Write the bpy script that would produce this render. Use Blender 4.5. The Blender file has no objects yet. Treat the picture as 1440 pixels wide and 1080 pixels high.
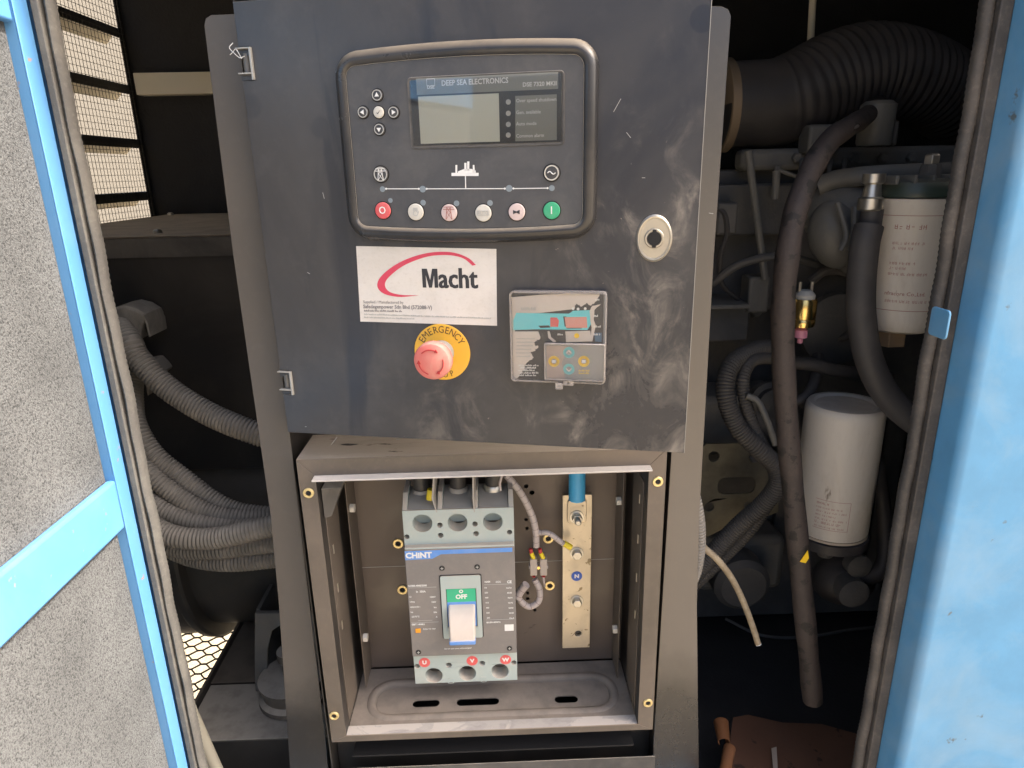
import bpy, math, random
from mathutils import Vector, Matrix
from mathutils.geometry import tessellate_polygon
random.seed(7)
D = bpy.data
SC = bpy.context.scene
COL = SC.collection
R = math.radians

# ------------------------------------------------------------------ camera, sky, sun, exposure
FPX = 950.0                                     # focal length in pixels of a 1440 wide picture
CAM = Vector((0.0, -0.72, 1.60))
_dn = Vector((65, 3010, 950)).normalized()      # world down seen by the camera (x right, y down, z forward)
_fy = Vector((-30, -300, 950)); _fy = (_fy - _dn * _fy.dot(_dn)).normalized()
_fx = _dn.cross(_fy).normalized()
if _fx.x < 0: _fx = -_fx
def cam2world(v): return Vector((v.dot(_fx), v.dot(_fy), -v.dot(_dn)))
cx, cy, cz = cam2world(Vector((1, 0, 0))), cam2world(Vector((0, 1, 0))), cam2world(Vector((0, 0, 1)))
cam_d = D.cameras.new('camera'); cam = D.objects.new('camera', cam_d); COL.objects.link(cam)
mw = Matrix((cx, -cy, -cz)).transposed().to_4x4(); mw.translation = CAM
cam.matrix_world = mw
cam_d.sensor_width = 36.0; cam_d.lens = FPX / 1440 * 36; cam_d.clip_start = 0.02; cam_d.clip_end = 400
SC.camera = cam

SUN_DIR = Vector((0.80, -0.035, 0.92)).normalized()      # towards the sun
w = D.worlds.new('World'); SC.world = w; w.use_nodes = True
wn = w.node_tree; bg = wn.nodes['Background']
sky = wn.nodes.new('ShaderNodeTexSky'); sky.sky_type = 'NISHITA'; sky.sun_disc = False
sky.sun_elevation = math.asin(SUN_DIR.z); sky.sun_rotation = math.atan2(SUN_DIR.x, SUN_DIR.y)
sky.air_density = 0.8; sky.dust_density = 9.0; sky.ozone_density = 1.0
wn.links.new(sky.outputs[0], bg.inputs[0]); bg.inputs[1].default_value = 0.13
sl = D.lights.new('sun', 'SUN'); sl.energy = 2.6; sl.angle = R(4); sl.color = (1.0, 0.95, 0.88)
so = D.objects.new('sun', sl); COL.objects.link(so)
so.rotation_euler = SUN_DIR.to_track_quat('Z', 'Y').to_euler(); so.location = (3, -1, 4)
SC.view_settings.view_transform = 'Standard'; SC.view_settings.look = 'None'
SC.view_settings.exposure = 2.0; SC.view_settings.gamma = 1.0
SC.cycles.max_bounces = 8; SC.cycles.transparent_max_bounces = 16

# ------------------------------------------------------------------ geometry helpers
def ray(px, py): return cam2world(Vector((px - 720, py - 540, FPX)))
def at(px, py, Y):
    r = ray(px, py); return CAM + r * ((Y - CAM.y) / r.y)
def atz(px, py, Z):
    r = ray(px, py); return CAM + r * ((Z - CAM.z) / r.z)
def atx(px, py, X):
    r = ray(px, py); return CAM + r * ((X - CAM.x) / r.x)

class Frame:
    """an upright plane: x right, y into the picture, z up"""
    def __init__(s, O, a=0.0):
        s.O = Vector(O); s.a = a
        s.M = Matrix.Translation(s.O) @ Matrix.Rotation(a, 4, 'Z'); s.I = s.M.inverted()
    def l(s, px, py, y=0.0):
        o = s.I @ CAM; d = s.I.to_3x3() @ ray(px, py)
        p = o + d * ((y - o.y) / d.y); return (p.x, p.z)
    def pts(s, lst, y=0.0): return [s.l(px, py, y) for px, py in lst]

def thing(name, label, cat, F, group=None):
    e = D.objects.new(name, None); COL.objects.link(e); e.empty_display_size = 0.02
    e.matrix_world = F.M if isinstance(F, Frame) else Matrix.Translation(Vector(F))
    e['label'] = label; e['category'] = cat
    if group: e['group'] = group
    return e

def rrect(w, h, r, n=5, cx=0, cz=0, bulge=0.0):
    r = max(r, 1e-5); out = []
    for qx, qz, a0 in ((1, 1, 0), (-1, 1, 90), (-1, -1, 180), (1, -1, 270)):
        for i in range(n + 1):
            a = R(a0 + 90 * i / n)
            x = qx * (w / 2 - r) + r * math.cos(a); z = qz * (h / 2 - r) + r * math.sin(a)
            out.append((x, z))
        if bulge:                                   # points along top / bottom edges
            if a0 in (0, 180):
                for t in (0.75, 0.5, 0.25, 0, -0.25, -0.5, -0.75):
                    k = 1 if a0 == 0 else -1
                    out.append((k * t * (w / 2 - r), k * h / 2))
    if bulge:
        out = [(x, z + math.copysign(bulge * (1 - (2 * x / w) ** 2), z) * min(1, abs(z) / (h / 2 - r + 1e-9))) for x, z in out]
    return [(x + cx, z + cz) for x, z in out]
def circ(r, n=20, cx=0, cz=0, rz=None):
    rz = rz or r
    return [(cx + r * math.cos(2 * math.pi * i / n), cz + rz * math.sin(2 * math.pi * i / n)) for i in range(n)]
def slot(w, h, cx=0, cz=0, n=5): return rrect(w, h, h / 2 - 1e-5, n, cx, cz)

def catmull(P, n=8):
    P = [Vector(p) for p in P]
    if len(P) < 3: return [P[0].lerp(P[1], i / n) for i in range(n + 1)]
    Q = [P[0] * 2 - P[1]] + P + [P[-1] * 2 - P[-2]]; out = []
    for i in range(1, len(Q) - 2):
        a, b, c, d = Q[i - 1:i + 3]
        for k in range(n):
            t = k / n
            out.append(0.5 * ((2 * b) + (c - a) * t + (2 * a - 5 * b + 4 * c - d) * t * t + (3 * b - a - 3 * c + d) * t ** 3))
    out.append(P[-1]); return out
def resample(P, step):
    out = [P[0]]; acc = 0.0
    for a, b in zip(P, P[1:]):
        L = (b - a).length
        if L < 1e-9: continue
        t = step - acc
        while t <= L: out.append(a.lerp(b, t / L)); t += step
        acc = L - (t - step)
    return out

class MB:
    def __init__(s): s.v = []; s.f = []
    def add(s, v, f):
        k = len(s.v); s.v += [Vector(p) for p in v]; s.f += [tuple(i + k for i in q) for q in f]; return s
    def box(s, x0, x1, y0, y1, z0, z1):
        return s.add([(x0, y0, z0), (x1, y0, z0), (x1, y1, z0), (x0, y1, z0), (x0, y0, z1), (x1, y0, z1), (x1, y1, z1), (x0, y1, z1)],
                     [(0, 1, 5, 4), (1, 2, 6, 5), (2, 3, 7, 6), (3, 0, 4, 7), (4, 5, 6, 7), (3, 2, 1, 0)])
    def prism(s, poly, y0, y1, holes=(), close_back=True):
        """outline in x,z, from y0 (front) to y1"""
        loops = [list(poly)] + [list(h) for h in holes]
        if not holes and len(poly) > 2:
            n = len(poly)
            area = sum(poly[i][0] * poly[(i + 1) % n][1] - poly[(i + 1) % n][0] * poly[i][1] for i in range(n))
            P = list(poly) if area > 0 else list(poly)[::-1]
            v = [(x, y0, z) for x, z in P] + [(x, y1, z) for x, z in P]
            f = [tuple(range(n)), tuple(range(2 * n - 1, n - 1, -1))] if True else []
            f += [(i, i + n, (i + 1) % n + n, (i + 1) % n) for i in range(n)]
            return s.add(v, f)
        tri = tessellate_polygon([[Vector((x, z, 0)) for x, z in L] for L in loops])
        flat = [p for L in loops for p in L]; n = len(flat)
        v = [(x, y0, z) for x, z in flat] + [(x, y1, z) for x, z in flat]; f = []
        for a, b, c in tri:
            A, B, C_ = flat[a], flat[b], flat[c]
            cr = (B[0] - A[0]) * (C_[1] - A[1]) - (B[1] - A[1]) * (C_[0] - A[0])
            if cr < 0: b, c = c, b
            f += [(a, b, c), (a + n, c + n, b + n)]
        k = 0
        for li, L in enumerate(loops):
            m = len(L)
            area = sum(L[i][0] * L[(i + 1) % m][1] - L[(i + 1) % m][0] * L[i][1] for i in range(m))
            fwd = (area > 0) == (li == 0)
            for i in range(m):
                a, b = k + i, k + (i + 1) % m
                f.append((a, a + n, b + n, b) if fwd else (b, b + n, a + n, a))
            k += m
        return s.add(v, f)
    def loft(s, loops, cap0=True, cap1=True):
        n = len(loops[0]); v = [p for L in loops for p in L]; f = []
        for j in range(len(loops) - 1):
            for i in range(n):
                a, b = j * n + i, j * n + (i + 1) % n
                f.append((a, b, b + n, a + n))
        if cap0: f.append(tuple(range(n - 1, -1, -1)))
        if cap1: f.append(tuple((len(loops) - 1) * n + i for i in range(n)))
        return s.add(v, f)
    def lathe(s, prof, O=(0, 0, 0), axis=(0, -1, 0), seg=24, sx=1.0):
        """prof: (radius, height along axis)"""
        A = Vector(axis).normalized(); q = Vector((0, 0, 1)).rotation_difference(A); O = Vector(O)
        loops = []
        for r, t in prof:
            loops.append([O + q @ Vector((max(r, 1e-5) * math.cos(2 * math.pi * i / seg) * sx, max(r, 1e-5) * math.sin(2 * math.pi * i / seg), t)) for i in range(seg)])
        return s.loft(loops)
    def cyl(s, O, r, h, axis=(0, -1, 0), seg=24, r2=None, ch=0.0):
        r2 = r if r2 is None else r2
        if ch: return s.lathe([(r - ch, 0), (r, ch), (r2, h - ch), (r2 - ch, h)], O, axis, seg)
        return s.lathe([(r, 0), (r2, h)], O, axis, seg)
    def tube(s, pts, r, seg=12, step=None, smooth=8, rf=None):
        P = catmull(pts, smooth) if smooth else [Vector(p) for p in pts]
        if step: P = resample(P, step)
        n = len(P); T = [(P[min(i + 1, n - 1)] - P[max(i - 1, 0)]).normalized() for i in range(n)]
        u = T[0].orthogonal().normalized(); loops = []
        for i in range(n):
            u = (u - T[i] * u.dot(T[i])).normalized(); v = T[i].cross(u)
            rr = rf(i, i / (n - 1)) if rf else (r[0] + (r[1] - r[0]) * i / (n - 1) if isinstance(r, tuple) else r)
            loops.append([P[i] + (u * math.cos(2 * math.pi * k / seg) + v * math.sin(2 * math.pi * k / seg)) * rr for k in range(seg)])
        return s.loft(loops)
    def text(s, txt, size, x=0, z=0, y=0, align='CENTER', sx=1.0, bold=0.0, th=0.00015, rot=0.0, wrap=0.0, shear=0.0):
        c = D.curves.new('t', 'FONT'); c.body = txt; c.size = size; c.align_x = align; c.align_y = 'CENTER'
        c.offset = bold; c.resolution_u = 2; c.extrude = th / 2; c.shear = shear
        o = D.objects.new('t', c); COL.objects.link(o)
        dg = bpy.context.evaluated_depsgraph_get(); me = D.meshes.new_from_object(o.evaluated_get(dg))
        cr, sr = math.cos(rot), math.sin(rot); V = []
        for q in me.vertices:
            a, b, d = q.co.x * sx, q.co.y, q.co.z
            a, b = a * cr - b * sr, a * sr + b * cr
            if wrap:
                an = (a + x) / wrap; rr = wrap + d
                V.append((rr * math.sin(an), -rr * math.cos(an) + y, b + z))
            else: V.append((a + x, -d + y, b + z))
        s.add(V, [tuple(p.vertices) for p in me.polygons])
        D.objects.remove(o); D.meshes.remove(me); D.curves.remove(c); return s
    def fit(s, x0, x1, z0, z1):
        xs = [p.x for p in s.v]; zs_ = [p.z for p in s.v]; a, b, c, d = min(xs), max(xs), min(zs_), max(zs_)
        s.v = [Vector((x0 + (p.x - a) * (x1 - x0) / (b - a), p.y, z0 + (p.z - c) * (z1 - z0) / (d - c))) for p in s.v]; return s
    def xf(s, M):
        s.v = [M @ p for p in s.v]; return s
    def build(s, name, mat, parent=None, bevel=0.0, smooth=35, world=False, seg=2):
        me = D.meshes.new(name); V = s.v
        if world and parent is not None:
            inv = WM(parent).inverted(); V = [inv @ p for p in V]
        me.from_pydata([tuple(p) for p in V], [], s.f); me.update()
        import bmesh
        b = bmesh.new(); b.from_mesh(me); bmesh.ops.recalc_face_normals(b, faces=b.faces); b.to_mesh(me); b.free()
        if smooth:
            me.polygons.foreach_set('use_smooth', [True] * len(me.polygons)); me.set_sharp_from_angle(angle=R(smooth))
        me.materials.append(mat)
        o = D.objects.new(name, me); COL.objects.link(o)
        if parent is not None: o.parent = parent
        if bevel:
            m = o.modifiers.new('bevel', 'BEVEL'); m.width = bevel; m.segments = seg; m.limit_method = 'ANGLE'; m.angle_limit = R(40)
        return o
def WM(o):
    M = o.matrix_basis.copy(); p = o.parent
    while p: M = p.matrix_basis @ M; p = p.parent
    return M
def structure(o, label=None):
    o['kind'] = 'structure'
    if label: o['label'] = label
    return o
def tag(o, label, cat, group=None):
    o['label'] = label; o['category'] = cat
    if group: o['group'] = group
    return o
def copy_tree(root, M):
    c = root.copy(); COL.objects.link(c); c.matrix_world = M
    for ch in root.children:
        d = ch.copy(); COL.objects.link(d); d.parent = c
        for g in ch.children:
            e = g.copy(); COL.objects.link(e); e.parent = d
    return c

# ------------------------------------------------------------------ materials
def mat(name, col, rough=0.5, metal=0.0, dust=0.0, dcol=(0.30, 0.26, 0.21), dscale=6.0, up=0.0, bump=0.0, bscale=400.0,
        var=0.0, spots=0.0, scol=(0.05, 0.03, 0.02), sscale=60, stretch=(1, 1, 1), lo=0.45, hi=0.75, spec=0.5, coat=0.0, fine=0.0, refl_band=None):
    m = D.materials.new(name); m.use_nodes = True; nt = m.node_tree; N = nt.nodes; L = nt.links
    b = N['Principled BSDF']
    tc = N.new('ShaderNodeTexCoord'); mp = N.new('ShaderNodeMapping'); mp.inputs['Scale'].default_value = stretch
    L.new(tc.outputs['Object'], mp.inputs[0])
    def noise(sc, det=6, ro=0.6, dist=0.0):
        n = N.new('ShaderNodeTexNoise'); n.inputs['Scale'].default_value = sc; n.inputs['Detail'].default_value = det
        n.inputs['Roughness'].default_value = ro; n.inputs['Distortion'].default_value = dist; L.new(mp.outputs[0], n.inputs['Vector']); return n.outputs[0]
    def ramp(src, a, c, va=0.0, vc=1.0):
        r = N.new('ShaderNodeMapRange'); r.inputs[1].default_value = a; r.inputs[2].default_value = c
        r.inputs[3].default_value = va; r.inputs[4].default_value = vc; L.new(src, r.inputs[0]); return r.outputs[0]
    def mth(op, a, c):
        r = N.new('ShaderNodeMath'); r.operation = op
        for i, q in enumerate((a, c)):
            if isinstance(q, (int, float)): r.inputs[i].default_value = q
            else: L.new(q, r.inputs[i])
        r.use_clamp = True; return r.outputs[0]
    def mix(f, a, c):
        r = N.new('ShaderNodeMix'); r.data_type = 'RGBA'
        if isinstance(f, float): r.inputs[0].default_value = f
        else: L.new(f, r.inputs[0])
        for i, q in ((6, a), (7, c)):
            if isinstance(q, tuple): r.inputs[i].default_value = (*q[:3], 1)
            else: L.new(q, r.inputs[i])
        return r.outputs[2]
    c = (*col, 1.0)
    cur = tuple(col)
    if var: cur = mix(ramp(noise(dscale * 2.3, 5), 0.3, 0.7), tuple(x * (1 - var) for x in col), tuple(min(1, x * (1 + var)) for x in col))
    rf = None
    if dust or up or refl_band:
        n1 = ramp(noise(dscale, 8, 0.65, 0.6), lo, hi); f = mth('MULTIPLY', n1, dust)
        f = mth('ADD', f, dust * 0.25)
        if fine:
            f = mth('ADD', f, mth('MULTIPLY', ramp(noise(dscale * 14, 6, 0.7), 0.52, 0.72), fine))
        if refl_band:  # painted ground reflection, mixed in by height through the dust colour
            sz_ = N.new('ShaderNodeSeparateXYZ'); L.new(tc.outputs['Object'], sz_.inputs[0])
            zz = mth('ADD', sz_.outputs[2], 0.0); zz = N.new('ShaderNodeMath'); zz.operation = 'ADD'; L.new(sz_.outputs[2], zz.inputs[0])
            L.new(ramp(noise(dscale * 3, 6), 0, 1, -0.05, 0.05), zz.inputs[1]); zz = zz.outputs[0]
            za = ramp(zz, refl_band[0], refl_band[1]); zb = ramp(zz, refl_band[3], refl_band[2]); f = mth('ADD', f, mth('MULTIPLY', mth('MULTIPLY', za, zb), refl_band[4]))
        if up:
            g = N.new('ShaderNodeNewGeometry'); sp = N.new('ShaderNodeSeparateXYZ'); L.new(g.outputs['Normal'], sp.inputs[0])
            u = ramp(sp.outputs[2], 0.15, 0.85); u = mth('MULTIPLY', u, ramp(noise(dscale * 4, 6), 0.2, 0.55, up * 0.55, up)); f = mth('MAXIMUM', f, u)
        cur = mix(f, cur, dcol)
        rf = ramp(f, 0, 0.6, rough, min(0.95, max(rough, 0.85)))
    if spots:
        sN = ramp(noise(sscale, 4, 0.6), 1 - spots - 0.02, 1 - spots + 0.02); cur = mix(sN, cur, scol)
    if isinstance(cur, tuple): b.inputs['Base Color'].default_value = (*cur, 1)
    else: L.new(cur, b.inputs['Base Color'])
    b.inputs['Roughness'].default_value = rough
    if rf: L.new(rf, b.inputs['Roughness'])
    b.inputs['Metallic'].default_value = metal; b.inputs['Specular IOR Level'].default_value = spec
    b.inputs['Coat Weight'].default_value = coat
    if bump:
        bp = N.new('ShaderNodeBump'); bp.inputs['Strength'].default_value = 1.0; bp.inputs['Distance'].default_value = bump
        L.new(noise(bscale, 4, 0.6), bp.inputs['Height']); L.new(bp.outputs[0], b.inputs['Normal'])
    return m

BLACKP = mat('black_paint_dusty', (0.030, 0.029, 0.030), 0.33, dust=0.34, dscale=5, up=0.85, bump=0.00005, bscale=900, fine=0.05, dcol=(0.34, 0.30, 0.25))
BLACKF = mat('black_flange_painted_reflection', (0.012, 0.012, 0.014), 0.27, dust=0.03, dscale=5, up=0.85, bump=0.00005, bscale=900, fine=0.03, dcol=(0.33, 0.285, 0.235), refl_band=(0.79, 0.86, 1.45, 2.6, 0.24))  # thin dust, plus the ground's brown reflection painted in as a height band
BLACKG = mat('black_flange_painted_reflection_brown', (0.012, 0.012, 0.014), 0.24, spec=1.0, dust=0.05, dscale=5, up=0.85, bump=0.00005, bscale=900, fine=0.03, dcol=(0.34, 0.285, 0.22), refl_band=(0.80, 0.88, 1.06, 1.7, 0.34))  # same painted ground reflection, stronger and browner, cut off low down
def door_mat():
    m = mat('black_paint_smudged_door', (0.024, 0.024, 0.028), 0.30, dust=0.16, dscale=2.2, lo=0.35, hi=0.75, bump=0.00005, bscale=900, fine=0.04, dcol=(0.33, 0.31, 0.28), up=0.8)
    nt = m.node_tree; N = nt.nodes; L = nt.links; b = N['Principled BSDF']
    base = b.inputs['Base Color'].links[0].from_socket; rg = b.inputs['Roughness'].links[0].from_socket
    tc = N.new('ShaderNodeTexCoord')
    def nz(sc, scale3, det, dist, rot=0.0, ro=0.55):
        mp = N.new('ShaderNodeMapping'); mp.inputs['Scale'].default_value = scale3; mp.inputs['Rotation'].default_value = (0, rot, 0)
        L.new(tc.outputs['Object'], mp.inputs[0]); n = N.new('ShaderNodeTexNoise'); n.inputs['Scale'].default_value = sc
        n.inputs['Detail'].default_value = det; n.inputs['Distortion'].default_value = dist; n.inputs['Roughness'].default_value = ro
        L.new(mp.outputs[0], n.inputs['Vector']); return n.outputs[0]
    def rp(src, a, c, v0=0.0, v1=1.0):
        q = N.new('ShaderNodeMapRange'); q.interpolation_type = 'SMOOTHSTEP'
        for k_, v_ in zip((1, 2, 3, 4), (a, c, v0, v1)): q.inputs[k_].default_value = v_
        L.new(src, q.inputs[0]); return q.outputs[0]
    def mu(a, c, op='MULTIPLY'):
        q = N.new('ShaderNodeMath'); q.operation = op; q.use_clamp = True
        for k_, v_ in enumerate((a, c)):
            if isinstance(v_, (int, float)): q.inputs[k_].default_value = v_
            else: L.new(v_, q.inputs[k_])
        return q.outputs[0]
    sp = N.new('ShaderNodeSeparateXYZ'); L.new(tc.outputs['Object'], sp.inputs[0]); X, Z = sp.outputs[0], sp.outputs[2]
    right = mu(rp(X, 0.24, 0.33), rp(Z, 0.34, 0.20, 0.08, 1.0))
    low = mu(rp(Z, 0.12, 0.02), rp(X, 0.06, 0.30, 0.15, 0.7))
    where = mu(mu(right, low, 'ADD'), 0.05, 'ADD')
    smear = mu(rp(nz(24, (1, 1, 0.8), 7, 0.9, 0.5, 0.65), 0.46, 0.80), rp(nz(9, (1, 1, 1), 3, 0.8), 0.44, 0.62))
    wipe = mu(rp(nz(15, (1.6, 1, 0.7), 7, 0.8, -0.5, 0.65), 0.50, 0.76), rp(nz(3.6, (1, 1, 1), 3, 0.8), 0.48, 0.62))
    spk = rp(nz(170, (1, 1, 1), 3, 0.0), 0.70, 0.76, 0, 0.5)
    f = mu(mu(smear, 0.62), mu(wipe, 0.34), 'ADD'); f = mu(f, where); f = mu(f, mu(spk, where), 'ADD')
    vo = N.new('ShaderNodeTexVoronoi'); vo.inputs['Scale'].default_value = 24; L.new(tc.outputs['Object'], vo.inputs['Vector'])
    prints = mu(rp(vo.outputs['Distance'], 0.34, 0.24), rp(nz(7, (1, 1, 1), 2, 0.3), 0.50, 0.58))      # finger and palm prints
    clean = mu(rp(X, 0.24, 0.34), rp(nz(5, (1, 1, 1), 4, 1.0), 0.36, 0.56, 0.35, 0.9))
    dk = mu(mu(rp(nz(7, (2.6, 1, 0.45), 4, 0.6, 0.12), 0.54, 0.66), 0.5), mu(mu(prints, mu(clean, 0.3, 'ADD')), clean, 'MAXIMUM'), 'MAXIMUM')
    mx = N.new('ShaderNodeMix'); mx.data_type = 'RGBA'; L.new(dk, mx.inputs[0]); L.new(base, mx.inputs[6]); mx.inputs[7].default_value = (0.013, 0.017, 0.028, 1)  # wiped paint, tinted blue to imitate the reflected sky and blue door
    m2 = N.new('ShaderNodeMix'); m2.data_type = 'RGBA'; L.new(f, m2.inputs[0]); L.new(mx.outputs[2], m2.inputs[6]); m2.inputs[7].default_value = (0.40, 0.35, 0.29, 1)
    L.new(m2.outputs[2], b.inputs['Base Color'])
    L.new(mu(mu(rg, mu(dk, 0.12), 'SUBTRACT'), mu(f, 0.5), 'ADD'), b.inputs['Roughness']); return m
BLACKD = door_mat()
BLACKIN = mat('black_paint_inside', (0.022, 0.020, 0.019), 0.38, dust=0.10, dscale=6, up=0.6)
DARKFOAM = mat('dark_lining', (0.024, 0.024, 0.026), 0.9, dust=0.12, dcol=(.12,.11,.10), bump=0.002, bscale=150)
BLUE = mat('blue_paint', (0.085, 0.31, 0.56), 0.35, dust=0.30, dscale=9, dcol=(0.42, 0.50, 0.52), spots=0.30, scol=(0.12, 0.16, 0.18), sscale=35, bump=0.00006, bscale=300, var=0.08)
BLUED = mat('blue_paint_door', (0.085, 0.25, 0.50), 0.35, dust=0.10, dscale=9, dcol=(0.38, 0.45, 0.46), spots=0.31, scol=(0.30, 0.2, 0.15), sscale=50)
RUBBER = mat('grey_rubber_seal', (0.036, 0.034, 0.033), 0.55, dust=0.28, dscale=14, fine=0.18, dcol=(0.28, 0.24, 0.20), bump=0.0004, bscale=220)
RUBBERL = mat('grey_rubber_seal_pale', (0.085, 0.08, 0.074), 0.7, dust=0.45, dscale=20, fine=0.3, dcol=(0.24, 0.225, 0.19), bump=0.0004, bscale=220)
CREAM = mat('cream_paint', (0.72, 0.66, 0.52), 0.5, dust=0.1, dscale=8, dcol=(0.4, 0.35, 0.27))
WIREM = mat('dark_wire', (0.06, 0.055, 0.045), 0.6)
CORR = mat('grey_corrugated_plastic', (0.13, 0.122, 0.11), 0.5, dust=0.65, dscale=14, up=0.7, dcol=(0.46, 0.42, 0.36))
CORRD = mat('dark_corrugated_plastic', (0.05, 0.049, 0.048), 0.55, dust=0.35, dscale=14, up=0.4, dcol=(0.16, 0.14, 0.12))
HOSEB = mat('black_air_hose', (0.022, 0.022, 0.025), 0.5, dust=0.22, dscale=9, up=0.4, dcol=(0.16, 0.14, 0.13))
HOSED = mat('dusty_brown_hose', (0.036, 0.028, 0.026), 0.65, dust=0.32, dscale=16, dcol=(0.10, 0.078, 0.066), fine=0.4, bump=0.0008, bscale=120, spots=0.41, scol=(0.02, 0.018, 0.016), sscale=45)
HOSER = mat('dark_rubber_hose', (0.035, 0.034, 0.036), 0.55, dust=0.4, dscale=18, dcol=(0.12, 0.11, 0.10))
FILTER = mat('off_white_filter_paint', (0.66, 0.63, 0.57), 0.40, dust=0.45, dscale=14, dcol=(0.34, 0.28, 0.21), spots=0.285, scol=(0.24, 0.20, 0.16), sscale=40, up=0.6, stretch=(1, 1, 0.35), fine=0.12, lo=.5, hi=.8)
ENGINE = mat('dark_engine_casting', (0.060, 0.064, 0.068), 0.5, dust=0.45, dscale=12, up=0.5, dcol=(0.20, 0.185, 0.17), bump=0.0006, bscale=180)
CASTG = mat('grey_casting', (0.11, 0.115, 0.115), 0.42, dust=0.4, dscale=14, up=0.6, dcol=(0.24, 0.22, 0.19), bump=0.0005, bscale=180)
DUSTY = mat('dust_covered_steel', (0.06, 0.055, 0.05), 0.7, dust=0.35, dscale=10, up=1.0, dcol=(0.42, 0.39, 0.34))
ZINC = mat('zinc_plated', (0.62, 0.60, 0.55), 0.35, 1.0, dust=0.2, dscale=25)
YZINC = mat('yellow_zinc', (0.80, 0.66, 0.34), 0.38, 0.9, dust=0.12, dscale=40)
BRASS = mat('brass', (0.80, 0.58, 0.22), 0.25, 1.0)
TINNED = mat('tinned_copper_bar', (0.66, 0.58, 0.45), 0.46, 0.75, dust=0.35, dscale=26, dcol=(0.50, 0.43, 0.30), spots=0.37, scol=(0.30, 0.24, 0.15), sscale=90, bump=0.0001, bscale=300)
GALV = mat('galvanised_bracket', (0.17, 0.16, 0.125), 0.4, 0.6, dust=0.4, dscale=9, dcol=(0.12, 0.11, 0.085), var=.4)
BROWNHEX = mat('brown_resin', (0.30, 0.20, 0.11), 0.5, dust=0.4, dscale=30)
PALEHOSE = mat('pale_hose', (0.30, 0.28, 0.22), 0.5, dust=0.3, dscale=12)
CABLEC = mat('dirty_beige_cable', (0.36, 0.30, 0.21), 0.45, dust=0.6, dscale=60, dcol=(0.22, 0.17, 0.11), lo=0.4, hi=0.6)
CARD = mat('brown_cardboard', (0.13, 0.058, 0.030), 0.6, dust=0.4, dscale=9, dcol=(0.08, 0.045, 0.03), spots=.36, scol=(.04, .02, .012), sscale=30, bump=0.0004, bscale=60)
PLASTIC = mat('black_device_plastic', (0.020, 0.021, 0.024), 0.22, dust=0.07, dscale=10, up=0.75,  dcol=(0.40, 0.33, 0.24))
FACIA = mat('dark_grey_facia', (0.050, 0.052, 0.058), 0.5, dust=0.18, dscale=18, fine=0.05, dcol=(0.26, 0.24, 0.21))
PRINTW = mat('white_print', (0.72, 0.72, 0.70), 0.6)
PRINTG = mat('grey_print', (0.42, 0.42, 0.40), 0.6)
PRINTK = mat('black_print', (0.03, 0.03, 0.035), 0.6)
PRINTR = mat('red_print', (0.62, 0.05, 0.10), 0.5, dust=0.1, dscale=60)
PRINTB = mat('faded_red_print', (0.36, 0.15, 0.13), 0.6)
PRINTGR = mat('greyish_text_print', (0.20, 0.19, 0.19), 0.6)
STICK = mat('white_vinyl', (0.70, 0.66, 0.61), 0.4, dust=0.30, dscale=18, dcol=(0.42, 0.37, 0.30), fine=0.22, stretch=(1, 1, 1.4))
YELLOW = mat('yellow_plate', (0.80, 0.44, 0.035), 0.4, dust=0.12, dscale=50)
REDB = mat('red_mushroom', (0.66, 0.07, 0.065), 0.38, dust=0.55, dscale=30, dcol=(0.62, 0.34, 0.27), up=0.8, lo=0.3, hi=0.65)
REDA = mat('darker_red_moulding', (0.42, 0.03, 0.03), 0.5)
REDBTN = mat('red_button', (0.62, 0.08, 0.09), 0.45, dust=0.2, dscale=80, dcol=(0.6, 0.4, 0.35))
GREENBTN = mat('green_button', (0.02, 0.36, 0.17), 0.45, dust=0.2, dscale=80, dcol=(0.3, 0.45, 0.35))
WHITEBTN = mat('off_white_button', (0.60, 0.58, 0.52), 0.5, dust=0.3, dscale=80, dcol=(0.4, 0.35, 0.28))
PINKBTN = mat('pinkish_white_button', (0.62, 0.50, 0.48), 0.5, dust=0.25, dscale=80, dcol=(0.42, 0.33, 0.3))
DARKBTN = mat('dark_button', (0.035, 0.037, 0.042), 0.45, dust=0.1, dscale=60)
LEDM = mat('led_lens', (0.20, 0.24, 0.27), 0.3)
BRK = mat('grey_green_breaker_housing', (0.36, 0.44, 0.43), 0.5, dust=0.30, dscale=14, up=1.0, dcol=(0.56, 0.48, 0.40), fine=0.1)
BRKD = mat('dark_grey_breaker_cover', (0.17, 0.16, 0.155), 0.5, dust=0.32, dscale=16, up=0.9, dcol=(0.36, 0.31, 0.26), fine=0.12)
BRKB = mat('blue_breaker_trim', (0.07, 0.25, 0.66), 0.45, dust=0.2, dscale=40, up=0.8, dcol=(0.6, 0.55, 0.5))
BRKW = mat('dusty_handle', (0.10, 0.27, 0.62), 0.5, dust=0.3, dscale=12, up=0.9, dcol=(0.66, 0.57, 0.50), lo=0.1, hi=0.4)
HANDLED = mat('thick_dust_on_handle', (0.62, 0.55, 0.49), 0.9, dust=0.3, dscale=40, dcol=(0.5, 0.44, 0.4))
GREENP = mat('green_window', (0.02, 0.42, 0.22), 0.45, dust=0.1, dscale=40)
REDP = mat('red_dot_sticker', (0.68, 0.07, 0.075), 0.45, dust=0.25, dscale=90, dcol=(0.6, 0.4, 0.35))
BLUEDOT = mat('blue_dot_sticker', (0.02, 0.09, 0.42), 0.4)
ORANGE = mat('orange_button', (0.80, 0.32, 0.02), 0.5)
BLUEBOOT = mat('blue_lug_sleeve', (0.04, 0.34, 0.62), 0.38, dust=0.15, dscale=30)
CABLEK = mat('black_cable', (0.03, 0.03, 0.032), 0.45, dust=0.25, dscale=20)
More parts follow.
